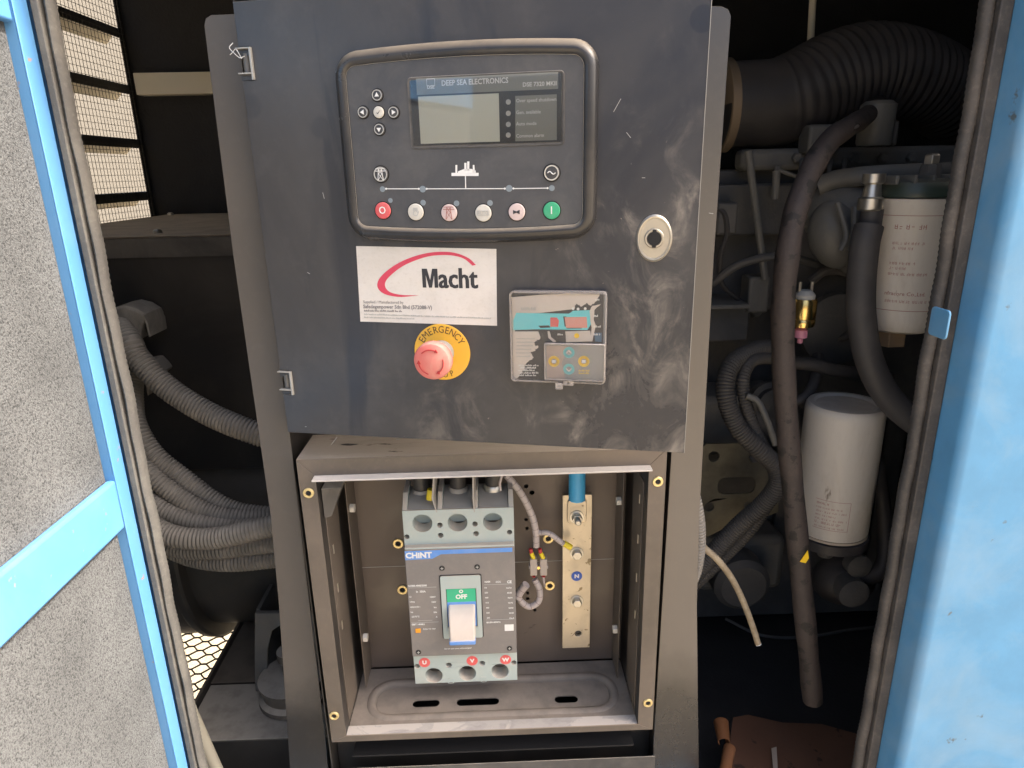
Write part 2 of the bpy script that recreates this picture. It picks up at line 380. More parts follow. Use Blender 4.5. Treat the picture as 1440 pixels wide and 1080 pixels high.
WIREG = mat('dirty_white_wire', (0.48, 0.42, 0.40), 0.55, dust=0.3, dscale=50)
WIRER = mat('red_wire', (0.50, 0.05, 0.05), 0.5)
YSLEEVE = mat('yellow_sleeve', (0.80, 0.62, 0.03), 0.5)
BARRIER = mat('grey_phase_barrier', (0.36, 0.34, 0.31), 0.55, dust=0.2, dscale=20)
HOLEK = mat('dark_hole', (0.012, 0.011, 0.011), 0.8)
CYANP = mat('turquoise_print', (0.10, 0.60, 0.66), 0.45, dust=0.2, dscale=25, dcol=(0.5, 0.48, 0.44))
SALMON = mat('salmon_print', (0.66, 0.28, 0.23), 0.5, dust=0.3, dscale=50, dcol=(0.6, 0.45, 0.4))
FILM = mat('dirty_protective_film', (0.62, 0.55, 0.49), 0.35, dust=0.3, dscale=20, dcol=(0.35, 0.31, 0.28))
PINKG = mat('pinkish_grey_label', (0.40, 0.31, 0.28), 0.45, dust=0.2, dscale=30)
GREYL = mat('grey_relay_label', (0.26, 0.27, 0.28), 0.45, dust=0.2, dscale=30)
PINKC = mat('pink_cap', (0.62, 0.25, 0.36), 0.4)
LCD = mat('lcd_glass', (0.56, 0.57, 0.48), 0.3)
LCDB = mat('display_background', (0.020, 0.021, 0.022), 0.35)
LCDS = mat('display_label_slip', (0.22, 0.225, 0.20), 0.4)
WARN = mat('yellow_warning_triangle', (0.85, 0.55, 0.01), 0.5)

def clear_mat(name, col, fac=0.12, rough=0.05, ior=1.25):
    m = D.materials.new(name); m.use_nodes = True; nt = m.node_tree; N = nt.nodes; L = nt.links
    N.remove(N['Principled BSDF']); out = N['Material Output']
    t = N.new('ShaderNodeBsdfTransparent'); g = N.new('ShaderNodeBsdfGlossy'); d = N.new('ShaderNodeBsdfDiffuse')
    t.inputs[0].default_value = (1, 1, 1, 1); g.inputs['Roughness'].default_value = rough; d.inputs[0].default_value = (*col, 1)
    fr = N.new('ShaderNodeFresnel'); fr.inputs[0].default_value = ior
    m1 = N.new('ShaderNodeMixShader'); m2 = N.new('ShaderNodeMixShader'); m1.inputs[0].default_value = fac
    L.new(t.outputs[0], m1.inputs[1]); L.new(d.outputs[0], m1.inputs[2]); L.new(fr.outputs[0], m2.inputs[0])
    L.new(m1.outputs[0], m2.inputs[1]); L.new(g.outputs[0], m2.inputs[2]); L.new(m2.outputs[0], out.inputs[0]); return m
CLEAR = clear_mat('clear_dusty_plastic', (0.6, 0.56, 0.52), 0.025)
CLEARE = clear_mat('clear_plastic_edge', (0.62, 0.56, 0.52), 0.34, 0.15, 1.45)
GLASS = clear_mat('display_window', (0.5, 0.5, 0.5), 0.01, 0.03, 1.5)

BLACKX = mat('black_paint_brown_dust', (0.024, 0.021, 0.019), 0.27, spec=0.8, dust=0.40, dscale=7, up=0.95, lo=0.25, hi=0.75, bump=0.00005, bscale=900, fine=0.1, dcol=(0.30, 0.235, 0.175))
# foam lining of the door: pale grit over dark pores
def foam_mat():
    m = D.materials.new('grey_acoustic_foam'); m.use_nodes = True; nt = m.node_tree; N = nt.nodes; L = nt.links; b = N['Principled BSDF']
    tc = N.new('ShaderNodeTexCoord')
    n = N.new('ShaderNodeTexNoise'); n.inputs['Scale'].default_value = 600; n.inputs['Detail'].default_value = 3; n.inputs['Roughness'].default_value = 0.65
    n2 = N.new('ShaderNodeTexNoise'); n2.inputs['Scale'].default_value = 9; n2.inputs['Detail'].default_value = 5
    L.new(tc.outputs['Object'], n.inputs[0]); L.new(tc.outputs['Object'], n2.inputs[0])
    r = N.new('ShaderNodeValToRGB'); L.new(n.outputs[0], r.inputs[0])
    r.color_ramp.elements[0].position = 0.34; r.color_ramp.elements[0].color = (0.025, 0.025, 0.025, 1)
    r.color_ramp.elements[1].position = 0.58; r.color_ramp.elements[1].color = (0.132, 0.133, 0.131, 1)
    e = r.color_ramp.elements.new(0.43); e.color = (0.080, 0.080, 0.079, 1)
    r2 = N.new('ShaderNodeMapRange'); r2.inputs[1].default_value = 0.35; r2.inputs[2].default_value = 0.65; r2.inputs[3].default_value = 0.75; r2.inputs[4].default_value = 1.1
    L.new(n2.outputs[0], r2.inputs[0])
    vm = N.new('ShaderNodeVectorMath'); vm.operation = 'SCALE'; L.new(r.outputs[0], vm.inputs[0]); L.new(r2.outputs[0], vm.inputs['Scale'])
    L.new(vm.outputs[0], b.inputs['Base Color']); b.inputs['Roughness'].default_value = 0.9
    bp = N.new('ShaderNodeBump'); bp.inputs['Distance'].default_value = 0.0016; L.new(n.outputs[0], bp.inputs['Height']); L.new(bp.outputs[0], b.inputs['Normal'])
    return m
FOAM = foam_mat()

# ------------------------------------------------------------------ ground and surroundings
GROUND = mat('pale_dusty_ground', (0.37, 0.31, 0.215), 0.9, dust=0.6, dscale=9, dcol=(0.26, 0.21, 0.14), bump=0.01, bscale=30)
structure(MB().box(-60, 60, -60, 60, -0.1, 0.0).build('ground', GROUND, smooth=0))

structure(MB().box(-4.0, 4.0, -1.02, 0.60, 0.001, 0.012).build('added_dark_slab', mat('dark_slab_for_reflection', (0.035, 0.034, 0.033), 0.9, dust=.15, bump=.003, bscale=120), bevel=.004))  # added unseen slab that makes the lower flanges and back plate reflect black
WALLM = mat('cream_rendered_wall', (0.095, 0.087, 0.072), 0.85, dust=0.4, dscale=2, dcol=(0.10, 0.088, 0.07), bump=0.002, bscale=60)
yw = MB().box(-3.1, -2.9, -3.0, 12, 0.0, 4.2)
tag(yw.build('yard_wall', WALLM, bevel=0.01), 'cream rendered yard wall seen through the louvres of the canopy end', 'wall')

# ------------------------------------------------------------------ generator canopy
XL, XR, YF, YB = -0.80, 1.55, -0.11, 0.96      # inside faces of end walls, outer front plane, inside of back wall
ZFLR, ZTOP = 0.69, 2.05
JL = at(114, 360, -0.09).x              # left jamb
JR = at(1360, 360, -0.075).x + 0.004              # right jamb, inner face
can = thing('generator_canopy', 'blue painted steel generator canopy with open front, louvred end and black lined inside', 'generator canopy', (0.3, 0.38, 0.57))
ZFLR = 0.69
MB().box(XL, XR, YB, YB + 0.004, ZFLR, ZTOP).build('back_wall', DARKFOAM, can, world=True)
MB().box(XL - 0.04, XR + 0.04, YF, YB + 0.004, ZTOP, ZTOP + 0.03).build('roof', BLUE, can, world=True, bevel=0.004)
MB().box(XL + 0.001, XR - 0.001, YF + 0.01, YB - 0.001, ZTOP - 0.025, ZTOP - 0.002).build('roof_lining', DARKFOAM, can, world=True)
MB().box(XR, XR + 0.03, YF + 0.003, YB + 0.004, ZFLR, ZTOP - 0.002).build('end_wall', DARKFOAM, can, world=True)
MB().box(-0.485, XR, 0.0, YB - .001, ZFLR - 0.02, ZFLR).build('floor_plate', DARKFOAM, can, world=True)
MB().box(XL, XR, YF + 0.02, YF + 0.10, ZFLR - 0.12, ZFLR + 0.02).build('base_rail', BLUE, can, world=True, bevel=0.003)
pl = MB().box(-0.36, 1.6, -0.06, 0.80, 0.0, ZFLR - 0.121)
tag(pl.build('concrete_plinth', mat('plinth_concrete', (.35, .33, .3), .9, dust=.4), bevel=.01), 'concrete plinth carrying the generator canopy', 'plinth')
# header above the opening
MB().box(JL, JR, YF, YF + 0.004, 1.94, ZTOP).build('front_header', BLUE, can, world=True)
# right front wall with rolled edge into the jamb
def roll_wall(x_in, x_out, sgn, y_j):
    r = 0.010; prof = [(x_in + sgn * 0.0, y_j)]
    for i in range(9):
        a = R(90 * i / 8)
        prof.append((x_in + sgn * (r - r * math.cos(a)), YF + r - r * math.sin(a)))
    prof.append((x_out, YF)); prof += [(x_out, YF + 0.003)]
    for i in range(8, -1, -1):
        a = R(90 * i / 8)
        prof.append((x_in + sgn * (r - (r - .003) * math.cos(a)), YF + r - (r - .003) * math.sin(a)))
    prof.append((x_in + sgn * 0.003, y_j))
    return MB().loft([[(x, y, z) for x, y in prof] for z in (0.60, 1.999)])
roll_wall(JR, XR + 0.03, 1, -0.070).build('front_wall', BLUE, can, world=True)
MB().box(XL - 0.04, JL - 0.0005, YF + 0.036, YF + 0.039, 0.60, ZTOP - 0.002).build('front_post', BLUED, can, world=True)
# rubber seals on the opening edge : ribbed bulb + flat foot
def seal(xc, y, side, name, m):
    o = MB()
    prof = [(a_ * (0.62 if side > 0 else 1.0), b_) for a_, b_ in ((-0.006, 0.0), (-0.0035, -0.004), (0.0, -0.0055), (0.004, -0.004), (0.006, 0.0), (0.004, 0.0065), (-0.004, 0.0065))]
    z = 0.70; loops = []; k = 0
    while z < 1.93:
        jig = 0.0006 * math.sin(z * 37) + 0.0004 * math.sin(z * 91)
        s_ = 1.0 + (0.085 if k % 2 else -0.02)
        loops.append([(xc + side * (px_ * s_ + jig), y + py_ * s_, z) for px_, py_ in prof]); z += 0.0028; k += 1
    o.loft(loops); return o.build(name, m, can, world=True, smooth=60)
def foot(xa, xb, y0, y1, m):
    return MB().box(xa, xb, y0, y1, 0.70, 1.935).build('seal_foot', m, can, world=True, bevel=0.0012)
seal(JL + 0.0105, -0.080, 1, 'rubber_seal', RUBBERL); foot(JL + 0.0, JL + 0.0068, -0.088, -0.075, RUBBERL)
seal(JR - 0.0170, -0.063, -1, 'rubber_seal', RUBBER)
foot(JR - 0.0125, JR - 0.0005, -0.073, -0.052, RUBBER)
# striker tab on the right jamb
p0 = at(1322, 434, -0.093); p1 = at(1322, 474, -0.093)
TX_ = at(1337, 431, -0.106).x
tb = MB().loft([[(TX_ + a_, y_, z_) for y_, z_ in rrect(0.027, p0.z - p1.z, 0.004, 4, -0.0925, (p0.z + p1.z) / 2)] for a_ in (0, 0.0022)])
tab = tb.build('striker_tab', BLUE, can, world=True, bevel=0.0006)
# louvred end wall : dark lips and cream blades, wire mesh in front
lp = D.objects.new('louvre_panel', None); COL.objects.link(lp); lp.parent = can
LW = -can.location
YL0, YL1 = 0.10, atx(211, 305, XL).y + 0.01
zt = [atx(66, 9, XL), atx(96, 105, XL), atx(118, 195, XL), atx(136, 280, XL)]
zs = [(atx(68, 2, XL).z + atx(68, 17, XL).z) / 2, (atx(80, 97, XL).z + atx(80, 114, XL).z) / 2, (atx(110, 190, XL).z + atx(110, 204, XL).z) / 2, (atx(130, 273, XL).z + atx(130, 289, XL).z) / 2]
pitch = (zs[0] - zs[3]) / 3
zbot = atx(128, 322, XL).z
ew = MB(); ew.box(XL - 0.003, XL, YL1, YB + .003, ZFLR, ZTOP - .026); ew.box(XL - 0.003, XL, YF + 0.06, YL1, ZFLR, zbot)
ew.box(XL - 0.003, XL, YF + 0.06, YL0, zbot, ZTOP - .026)
ew.build('end_wall', DARKFOAM, can, world=True)
for k in range(-3, 4):
    z = zs[0] - pitch * k
    if z < zbot or z > ZTOP - 0.06: continue
    b = MB()
    h = 0.0095
    b.box(XL - 0.003, XL - 0.001, YL0, YL1, z - h, z + h)
    s_ = b.build('slat', BLACKIN, lp); s_.data.transform(Matrix.Translation(LW))
    c = MB(); c.loft([[(XL - 0.003, YL0, z + h), (XL - 0.033, YL0, z - 0.022), (XL - 0.0335, YL0, z - 0.0205), (XL - 0.0045, YL0, z + h + .001)],
                      [(XL - 0.003, YL1, z + h), (XL - 0.033, YL1, z - 0.022), (XL - 0.0335, YL1, z - 0.0205), (XL - 0.0045, YL1, z + h + .001)]])
    bl = c.build('slat', CREAM, lp); bl.data.transform(Matrix.Translation(LW))
wm = MB(); rw = 0.0004
y = YL0
while y < YL1: wm.box(XL + 0.006 - rw, XL + 0.006 + rw, y - rw, y + rw, zbot, ZTOP - 0.03); y += 0.0127
z = zbot
while z < ZTOP - 0.03: wm.box(XL + 0.0075 - rw, XL + 0.0075 + rw, YL0, YL1, z - rw, z + rw); z += 0.0127
o_ = wm.build('wire_mesh', WIREM, lp, smooth=0); o_.data.transform(Matrix.Translation(LW))
# expanded metal floor beside the skid rail
em = MB(); cw, chh, th = 0.046, 0.027, 0.0011
ZM = ZFLR + 0.004
def strand(a, b, t):
    (x0, z0), (x1, z1) = a, b
    d = Vector((x1 - x0, z1 - z0, 0)); n = Vector((-d.y, d.x, 0)).normalized() * t
    A = Vector((x0, z0, ZM)); B = Vector((x1, z1, ZM)); k = Vector((0, 0, 0.0012))
    em.add([A - n - k, B - n - k, B + n - k, A + n - k, A - n + k, B - n + k, B + n + k, A + n + k],
           [(0, 1, 2, 3), (7, 6, 5, 4), (0, 4, 5, 1), (3, 2, 6, 7)])
y = 0.0; row = 0
while y < YB:
    x = XL + (cw / 2 if row % 2 else 0)
    while x < -0.50:
        strand((x, y), (x + cw * 0.22, y), th * 1.2)
        strand((x + cw * 0.22, y), (x + cw * 0.5, y + chh / 2), th)
        strand((x, y), (x - cw * 0.28, y + chh / 2), th)
        x += cw
    y += chh / 2; row += 1
em.build('expanded_metal_floor', WIREM, can, world=True, smooth=0)
# cream rail on the back wall
ra, rb = at(183, 103, YB - 0.03), at(183, 134, YB - 0.03)
MB().box(XL + 0.02, 0.6, YB - 0.035, YB - 0.001, rb.z, ra.z).build('wall_rail', CREAM, can, world=True, bevel=0.002)

# ------------------------------------------------------------------ open door at the left (foam lined)
HX, HY = JL - 0.001, -0.0895
def lx(px, py): return atx(px, py, HX).y
DA = R(0.5)
Y1 = -0.72 - 0.12
dr = thing('canopy_door', 'open canopy door at the left edge with grey foam lining and diagonal looking blue cross brace', 'door', (HX, HY, 0.62))
dz0, dz1 = 0.62, 1.95
y0 = lx(22 + 0.0, 0); yb = lx(45, 0)
def doorbox(name, x0, x1, ya, yb_, z0, z1, m, bv=0.001):
    return MB().box(HX + x0, HX + x1, ya, yb_, z0, z1).build(name, m, dr, world=True, bevel=bv)
YS0 = HY                                        # far edge of the door (next to seal)
STR = 0.019
doorbox('outer_skin', -0.045, -0.042, Y1, YS0, dz0, dz1, BLUED)
doorbox('edge_flange', -0.0015, 0.0, YS0 - STR, YS0, dz0, dz1, BLUED, 0.0006)
doorbox('edge_web', -0.042, -0.0015, YS0 - 0.002, YS0, dz0, dz1, BLUED, 0)
doorbox('edge_return', -0.012, -0.0015, YS0 - STR, YS0 - STR + 0.0015, dz0, dz1, BLUED, 0)
doorbox('foam_lining', -0.042, -0.009, Y1 + 0.003, YS0 - STR + 0.0005, dz0 + 0.003, dz1 - 0.003, FOAM, 0.003)
# cross brace : a folded channel standing proud, at constant height
zb1 = atx(158, 679, HX + 0.001).z; zb0 = atx(170, 750, HX + 0.001).z
doorbox('cross_brace', -0.0088, 0.0005, Y1 + 0.004, YS0 - STR - 0.0005, zb0, zb1, BLUED, 0.003)
zu = atx(15, 31, HX - 0.001).z
doorbox('top_brace', -0.0088, -0.001, Y1 + 0.004, YS0 - STR - 0.0005, zu, zu + 0.09, BLUED, 0.003)

# ------------------------------------------------------------------ control cabinet
FC = Frame((at(690, 1060, 0).x, 0, 0.13))
CZ0 = 0.56   # cabinet foot, local
cab = thing('control_cabinet', 'upright black sheet steel control cabinet with flanges behind the ajar door and open lower box', 'cabinet', FC)
def P(lst, y=0.0): return FC.pts(lst, y)
Lf = P([(292, 24), (300, 21), (420, 18)]) + [(FC.l(411, 640)[0], FC.l(420, 18)[1]), FC.l(411, 640), FC.l(458, 1045), FC.l(467, 1140), FC.l(410, 1140), FC.l(403, 1010), FC.l(392, 850), FC.l(380, 722), FC.l(328, 360), FC.l(287, 34)]
Lf = P([(287, 36), (289, 26), (297, 21), (330, 20)]) + [(FC.l(411, 640)[0], FC.l(330, 20)[1]), FC.l(411, 640), FC.l(458, 1045), FC.l(470, 1180), FC.l(414, 1180), FC.l(403, 1010), FC.l(392, 850), FC.l(380, 722), FC.l(328, 360)]
Lf = list(Lf)
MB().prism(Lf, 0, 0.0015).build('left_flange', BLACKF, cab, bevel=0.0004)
Rf = [(FC.l(944, 640)[0], FC.l(990, 8)[1])] + P([(1015, 9), (1024, 13), (1028, 22), (1004, 360), (984, 715), (980, 850), (984, 1180), (916, 1180), (919, 1045), (944, 640)])
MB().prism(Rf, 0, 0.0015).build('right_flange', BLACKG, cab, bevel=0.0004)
# inner folds of the flanges and shell
xl, xr = FC.l(411, 640)[0], FC.l(944, 640)[0]
zt_, zm = FC.l(600, -60)[1], FC.l(700, 600)[1]
MB().box(xl - 0.0015, xl, 0.0016, 0.19, CZ0, zt_).build('side_wall', BLACKIN, cab)
MB().box(xr, xr + 0.0015, 0.0016, 0.19, CZ0, zt_).build('side_wall', BLACKIN, cab)
MB().box(xl, xr, 0.188, 0.19, CZ0, zt_).build('back_wall', BLACKIN, cab)
MB().box(xl, xr, 0.0016, 0.19, zt_, zt_ + 0.0015).build('top_plate', BLACKIN, cab)
# lower kick panel
za = FC.l(690, 1068, 0.0)[1]
MB().box(xl + 0.001, xr - 0.001, -0.006, -0.0045, za - 0.16, za).build('lower_crossbar', BLACKP, cab, bevel=0.0005)
MB().box(xl + 0.001, xr - 0.001, 0.03, 0.032, za - 0.05, za + 0.06).build('lower_panel', BLACKIN, cab)

# ------------------------------------------------------------------ breaker box
YBX = -0.018
FB = Frame((at(690, 1035, YBX).x, YBX, at(690, 1035, YBX).z))
box = thing('breaker_box', 'open black steel breaker box with dusty floor, below the ajar cabinet door', 'electrical box', FB)
oTL, oTR, oBR, oBL = FB.l(418, 640), FB.l(939, 637), FB.l(917, 1027), FB.l(464, 1043)
iTL, iTR, iBR, iBL = FB.l(446, 668), FB.l(914, 656), FB.l(896, 1019), FB.l(484, 1035)
ox0 = (oTL[0] + oBL[0]) / 2; ox1 = (oTR[0] + oBR[0]) / 2; oz1 = (oTL[1] + oTR[1]) / 2; oz0 = (oBL[1] + oBR[1]) / 2
ix0 = (iTL[0] + iBL[0]) / 2; ix1 = (iTR[0] + iBR[0]) / 2; iz1 = (iTL[1] + iTR[1]) / 2; iz0 = (iBL[1] + iBR[1]) / 2
print('box', ox0, ox1, oz0, oz1, '|', ix0, ix1, iz0, iz1, 'corners', oTL, oTR, oBR, oBL)
fl = FB.l(483, 1027)
T = 0.0015
def quadpiece(name, q): return MB().prism(q, 0, T).build(name, BLACKX, box, bevel=0.0003)
g = 0.0002
quadpiece('frame_top', [(ox0 + g, oz1), (ox1 - g, oz1), (ix1 - g, iz1), (ix0 + g, iz1)])
quadpiece('frame_bottom', [(ox0 + g, oz0), (ix0 + g, iz0), (ix1 - g, iz0), (ox1 - g, oz0)])
quadpiece('frame_left', [(ox0, oz0 + g), (ox0, oz1 - g), (ix0, iz1 - g), (ix0, iz0 + g)])
quadpiece('frame_right', [(ox1, oz0 + g), (ox1, oz1 - g), (ix1, iz1 - g), (ix1, iz0 + g)])
YD = FB.I @ atz(497, 942, WM(box).translation.z + iz0 - 0.003)
BD = YD.y                                       # inner depth of the box
print('box depth', BD)
MB().box(ox0, ox1, T, 0.075, oz1 - T, oz1).build('top_cover', mat('dusty_top', (.04, .036, .032), .5, dust=.3, up=1.0, dscale=7, dcol=(.46, .39, .31), spots=.34, scol=(.04, .035, .03), sscale=60, stretch=(.25, 1, 1)), box, bevel=0.0004)
MB().box(ox0, ox0 + T, T + .0002, 0.05, oz0, oz1 - T - .0002).build('outer_fold', BLACKX, box)
MB().box(ox1 - T, ox1, T + .0002, 0.05, oz0, oz1 - T - .0002).build('outer_fold', BLACKX, box)
MB().box(ix0 - T, ix0, T, BD, iz0, iz1 + .004).build('side_wall', BLACKIN, box)
MB().box(ix1, ix1 + T, T, BD, iz0, iz1 + .004).build('side_wall', BLACKIN, box)
MB().box(ix0, ix1, T, BD, iz1 + .0045, iz1 + .006).build('ceiling_plate', BLACKIN, box)
# back plate with small holes
def bp(px, py, y=None): return FB.l(px, py, BD if y is None else y)
holes = []
for (hx, hy, r_) in ((740, 684, .0032), (748, 693, .0036), (740, 731, .0026), (741, 743, .0026), (742, 834, .0024), (742, 842, .0026), (752, 858, .0026)):
    q = bp(hx, hy); holes.append(circ(r_, 10, q[0], q[1]))
BACKM = mat('brown_black_back_plate', (0.050, 0.036, 0.028), 0.22, spec=1.0, dust=0.45, dscale=6, lo=0.3, hi=0.7, dcol=(0.20, 0.145, 0.105), bump=0.00003, bscale=500)
MB().prism([(ix0 - T, iz0), (ix1 + T, iz0), (ix1 + T, iz1 + .006), (ix0 - T, iz1 + .006)], BD + 0.0002, BD + 0.0017, holes).build('back_plate', BACKM, box)
for hx, hy in ((746, 884), (739, 891), (752, 880)):
    q = bp(hx, hy); MB().prism(circ(.0026, 10, q[0], q[1]), BD - 0.0006, BD + 0.0001).build('knockout', BACKM, box, bevel=.0003)
# rain lip over the opening
MB().box(ix0 - 0.001, ix1 + 0.001, -0.013, T + .0005, iz1 - 0.0015, iz1 + 0.0005).build('rain_lip', mat('bare_dusty_edge', (0.50, 0.47, 0.44), 0.6, dust=0.3, dscale=20, up=0.9, dcol=(0.66, 0.61, 0.56)), box, bevel=0.0004)
# floor: sill + gland plate with pressed rim and slots
zf = iz0 - 0.003
sill = MB().box(ix0, ix1, T, 0.017, iz0 - 0.002, iz0).build('sill', mat('worn_sill', (0.10, 0.11, 0.13), 0.5, dust=0.75, dscale=22, up=0.75, dcol=(0.52, 0.47, 0.42), lo=0.46, hi=0.54, stretch=(0.6, 1, 1)), box, bevel=0.0004)
def fz(px, py):                                  # point on box floor
    p = FB.I @ atz(px, py, WM(box).translation.z + zf); return p.x, p.y
FLM = mat('dusty_gland_floor', (0.055, 0.05, 0.045), 0.7, dust=0.5, dscale=9, dcol=(0.34, 0.285, 0.235), up=0.7, bump=0.0003, bscale=160)
def flat_xy(poly, z0, z1, hl=()):               # prism lying flat: polygon in x,y
    m = MB().prism([(x, y_) for x, y_ in poly], -z1, -z0, hl)
    m.v = [Vector((p.x, p.z, -p.y)) for p in m.v]; return m
ga, gb = fz(517, 985), fz(870, 975)
gy0, gy1 = fz(690, 1008)[1], fz(690, 950)[1]
gx0, gx1 = ga[0], gb[0]
gy0 = max(gy0, 0.0195)
gcx, gcy, gw, gh = (gx0 + gx1) / 2, (gy0 + gy1) / 2, gx1 - gx0, gy1 - gy0
rim = rrect(gw, gh, gh * 0.46, 8, gcx, gcy)
flat_xy([(ix0, 0.0172), (ix1, 0.0172), (ix1, BD), (ix0, BD)], zf - 0.0015, zf, [rim]).build('floor_plate', FLM, box)
lo_ = []
for i_, (ins, dz) in enumerate(((0, 0), (0.002, 0.0015), (0.007, 0.002), (0.011, 0.0005), (0.013, -0.0035))):
    lo_.append([(x, y_, zf + dz) for x, y_ in rrect(gw - 2 * ins, gh - 2 * ins, max(gh * 0.46 - ins, 0.004), 8, gcx, gcy)])
MB().loft(lo_, False, False).build('gland_rim', FLM, box, smooth=60)
slots = []
for a_, b_, py_ in ((580, 618, 987), (642, 702, 985), (780, 813, 981)):
    q0, q1 = fz(a_, py_), fz(b_, py_); slots.append(slot(q1[0] - q0[0], 0.013, (q0[0] + q1[0]) / 2, q0[1]))
gi = rrect(gw - 0.026, gh - 0.026, max(gh * 0.46 - 0.013, .004), 8, gcx, gcy)
flat_xy(gi, zf - 0.005, zf - 0.0035, slots).build('gland_plate', FLM, box)
flat_xy([(ix0, 0.0175), (ix1, 0.0175), (ix1, BD), (ix0, BD)], zf - 0.05, zf - 0.048).build('under_tray', HOLEK, box)
# inner side brackets with slots and nuts
def side_bracket(x, s):
    zz0, zz1 = iz0 + 0.006, iz1 - 0.01
    o = MB(); o.box(min(x, x + s * .0012), max(x, x + s * .0012), 0.02, BD * 0.60, zz0, zz1 - 0.02); b_ = o.build('side_bracket', BLACKX, box, bevel=.0004)
    o = MB(); xx = x + s * 0.012
    o.box(min(xx, xx + s * .0012), max(xx, xx + s * .0012), BD * 0.62, BD - 0.002, zz0, zz1); o.build('mounting_strip', BLACKX, box, bevel=.0004)
    for k in range(4):
        zz = zz1 - 0.05 - k * 0.055
        MB().box(min(x + s * .0012, x + s * .002), max(x + s * .0012, x + s * .002), 0.034, 0.037, zz - 0.006, zz + 0.006).build('slot_mark', ZINC, box)
    for py_ in ((715, 897) if s > 0 else (704, 884)):
        px_ = (478 if py_ == 715 else 497) if s > 0 else (886 if py_ == 704 else 880)
        yy = BD * 0.72; q = FB.l(px_, py_, yy)
        MB().lathe([(.0062, 0), (.0062, .006)], (xx + s * .0012, yy, q[1]), (s, 0, 0), 6).build('nut', mat('pale_nylon_nut', (0.6, 0.57, 0.5), .5), box, bevel=.0005)
side_bracket(ix0, 1); side_bracket(ix1, -1)
# sloped cover piece at upper left
q0 = FB.l(450, 690, 0.03); q1 = FB.l(470, 700, 0.05)
MB().loft([[(ix0 + .0015, 0.012, iz1 - .022), (ix0 + .0015, 0.012, iz1 - .06), (ix0 + .0015, 0.06, iz1 - .022)], [(ix0 + .02, 0.03, iz1 - .03), (ix0 + .008, 0.02, iz1 - .062), (ix0 + .02, 0.075, iz1 - .03)]]).build('corner_gusset', DUSTY, box, bevel=.0005)
# threaded inserts on the frame and on the back plate
def insert(px, py, y=0.0, r=0.0063, m=None, name='threaded_insert'):
    q = FB.l(px, py, y)
    o = MB().lathe([(r, -.0002), (r, .0012), (r - .0006, .0018), (r * .55, .0018), (r * .5, .0012), (r * .45, -.004), (0, -.004)], (q[0], y, q[1]), (0, -1, 0), 20)
    a = o.build(name, m or YZINC, box)
    MB().prism(circ(r * .44, 12, q[0], q[1]), y - .0009, y - .0004).build('insert_hole', HOLEK, a)
for p_ in ((434, 693), (925, 677), (470, 1006), (911, 988)): insert(*p_)
for p_ in ((560, 764), (566, 829), (771, 757), (773, 823)): insert(*p_, y=BD, r=0.0075)
# scratch line on the back
q0, q1 = bp(512, 798), bp(900, 792)
MB().box(ix0 + .01, ix1 - .005, BD - 0.0002, BD + 0.0001, q0[1] - .0003, q0[1] + .0003).build('scored_line', PRINTG, box)

# ------------------------------------------------------------------ cabinet door, ajar
YH = -0.022
pz = at(405, 608, YH); pr = atz(962, 637, pz.z)
DAa = math.atan2(pr.y - pz.y, pr.x - pz.x)
FD = Frame(pz, DAa)
door = thing('cabinet_door', 'dusty smudged black cabinet door standing ajar over the open breaker box', 'cabinet door', FD)
dw = (pr - pz).length
zt_d = FD.l(333, 2)[1]
print('door angle', math.degrees(DAa), 'w', dw, 'h', zt_d, 'left top x', FD.l(333, 2)[0], 'right top x', FD.l(1008, 0)[0])
dl = FD.l(333, 2)[0]
hz = [FD.l(347, 90), FD.l(402, 538)]
hh = [FD.l(360, 68)[1] - FD.l(360, 117)[1], 0.030]
cut = []
for (hx_, hz_), H in zip(hz, (hh[0] * .98, FD.l(402, 522)[1] - FD.l(402, 556)[1])):
    cut.append((hx_, hz_, H))
kx, kz = FD.l(920, 335)
outl = [(0, 0), (dw, 0), (dw, zt_d), (0, zt_d)]
# notch holes for hinges
for hx_, hz_, H in cut:
    pass
n1, n2 = cut
NW = 0.0115
outl = [(0, 0), (dw, 0), (dw, zt_d), (0, zt_d), (0, n1[1] + n1[2] / 2), (NW, n1[1] + n1[2] / 2), (NW, n1[1] - n1[2] / 2), (0, n1[1] - n1[2] / 2),
        (0, n2[1] + n2[2] / 2), (NW, n2[1] + n2[2] / 2), (NW, n2[1] - n2[2] / 2), (0, n2[1] - n2[2] / 2)]
m_ = MB(); tri = m_.prism(outl, 0, 0.0015, [circ(0.001, 6, dw * .5, zt_d * .985)])
m_.build('door_sheet', BLACKD, door, bevel=0.0005)
EDGE = mat('worn_door_edge', (0.30, 0.29, 0.27), 0.45, dust=0.3, dscale=30)
MB().box(dw - 0.0018, dw - 0.0003, 0.0017, 0.016, 0.001, zt_d).build('door_return', BLACKD, door)
MB().box(0.002, dw - 0.002, 0.0017, 0.016, 0.0003, 0.0018).build('door_return', BLACKD, door)
MB().box(dw - 0.0002, dw + 0.0004, -0.0004, 0.0012, 0.0, zt_d).build('worn_edge', EDGE, door)
MB().box(0.002, 0.0035, 0.0017, 0.012, 0.02, n2[1] - n2[2] / 2 - .003).build('door_return', BLACKD, door)
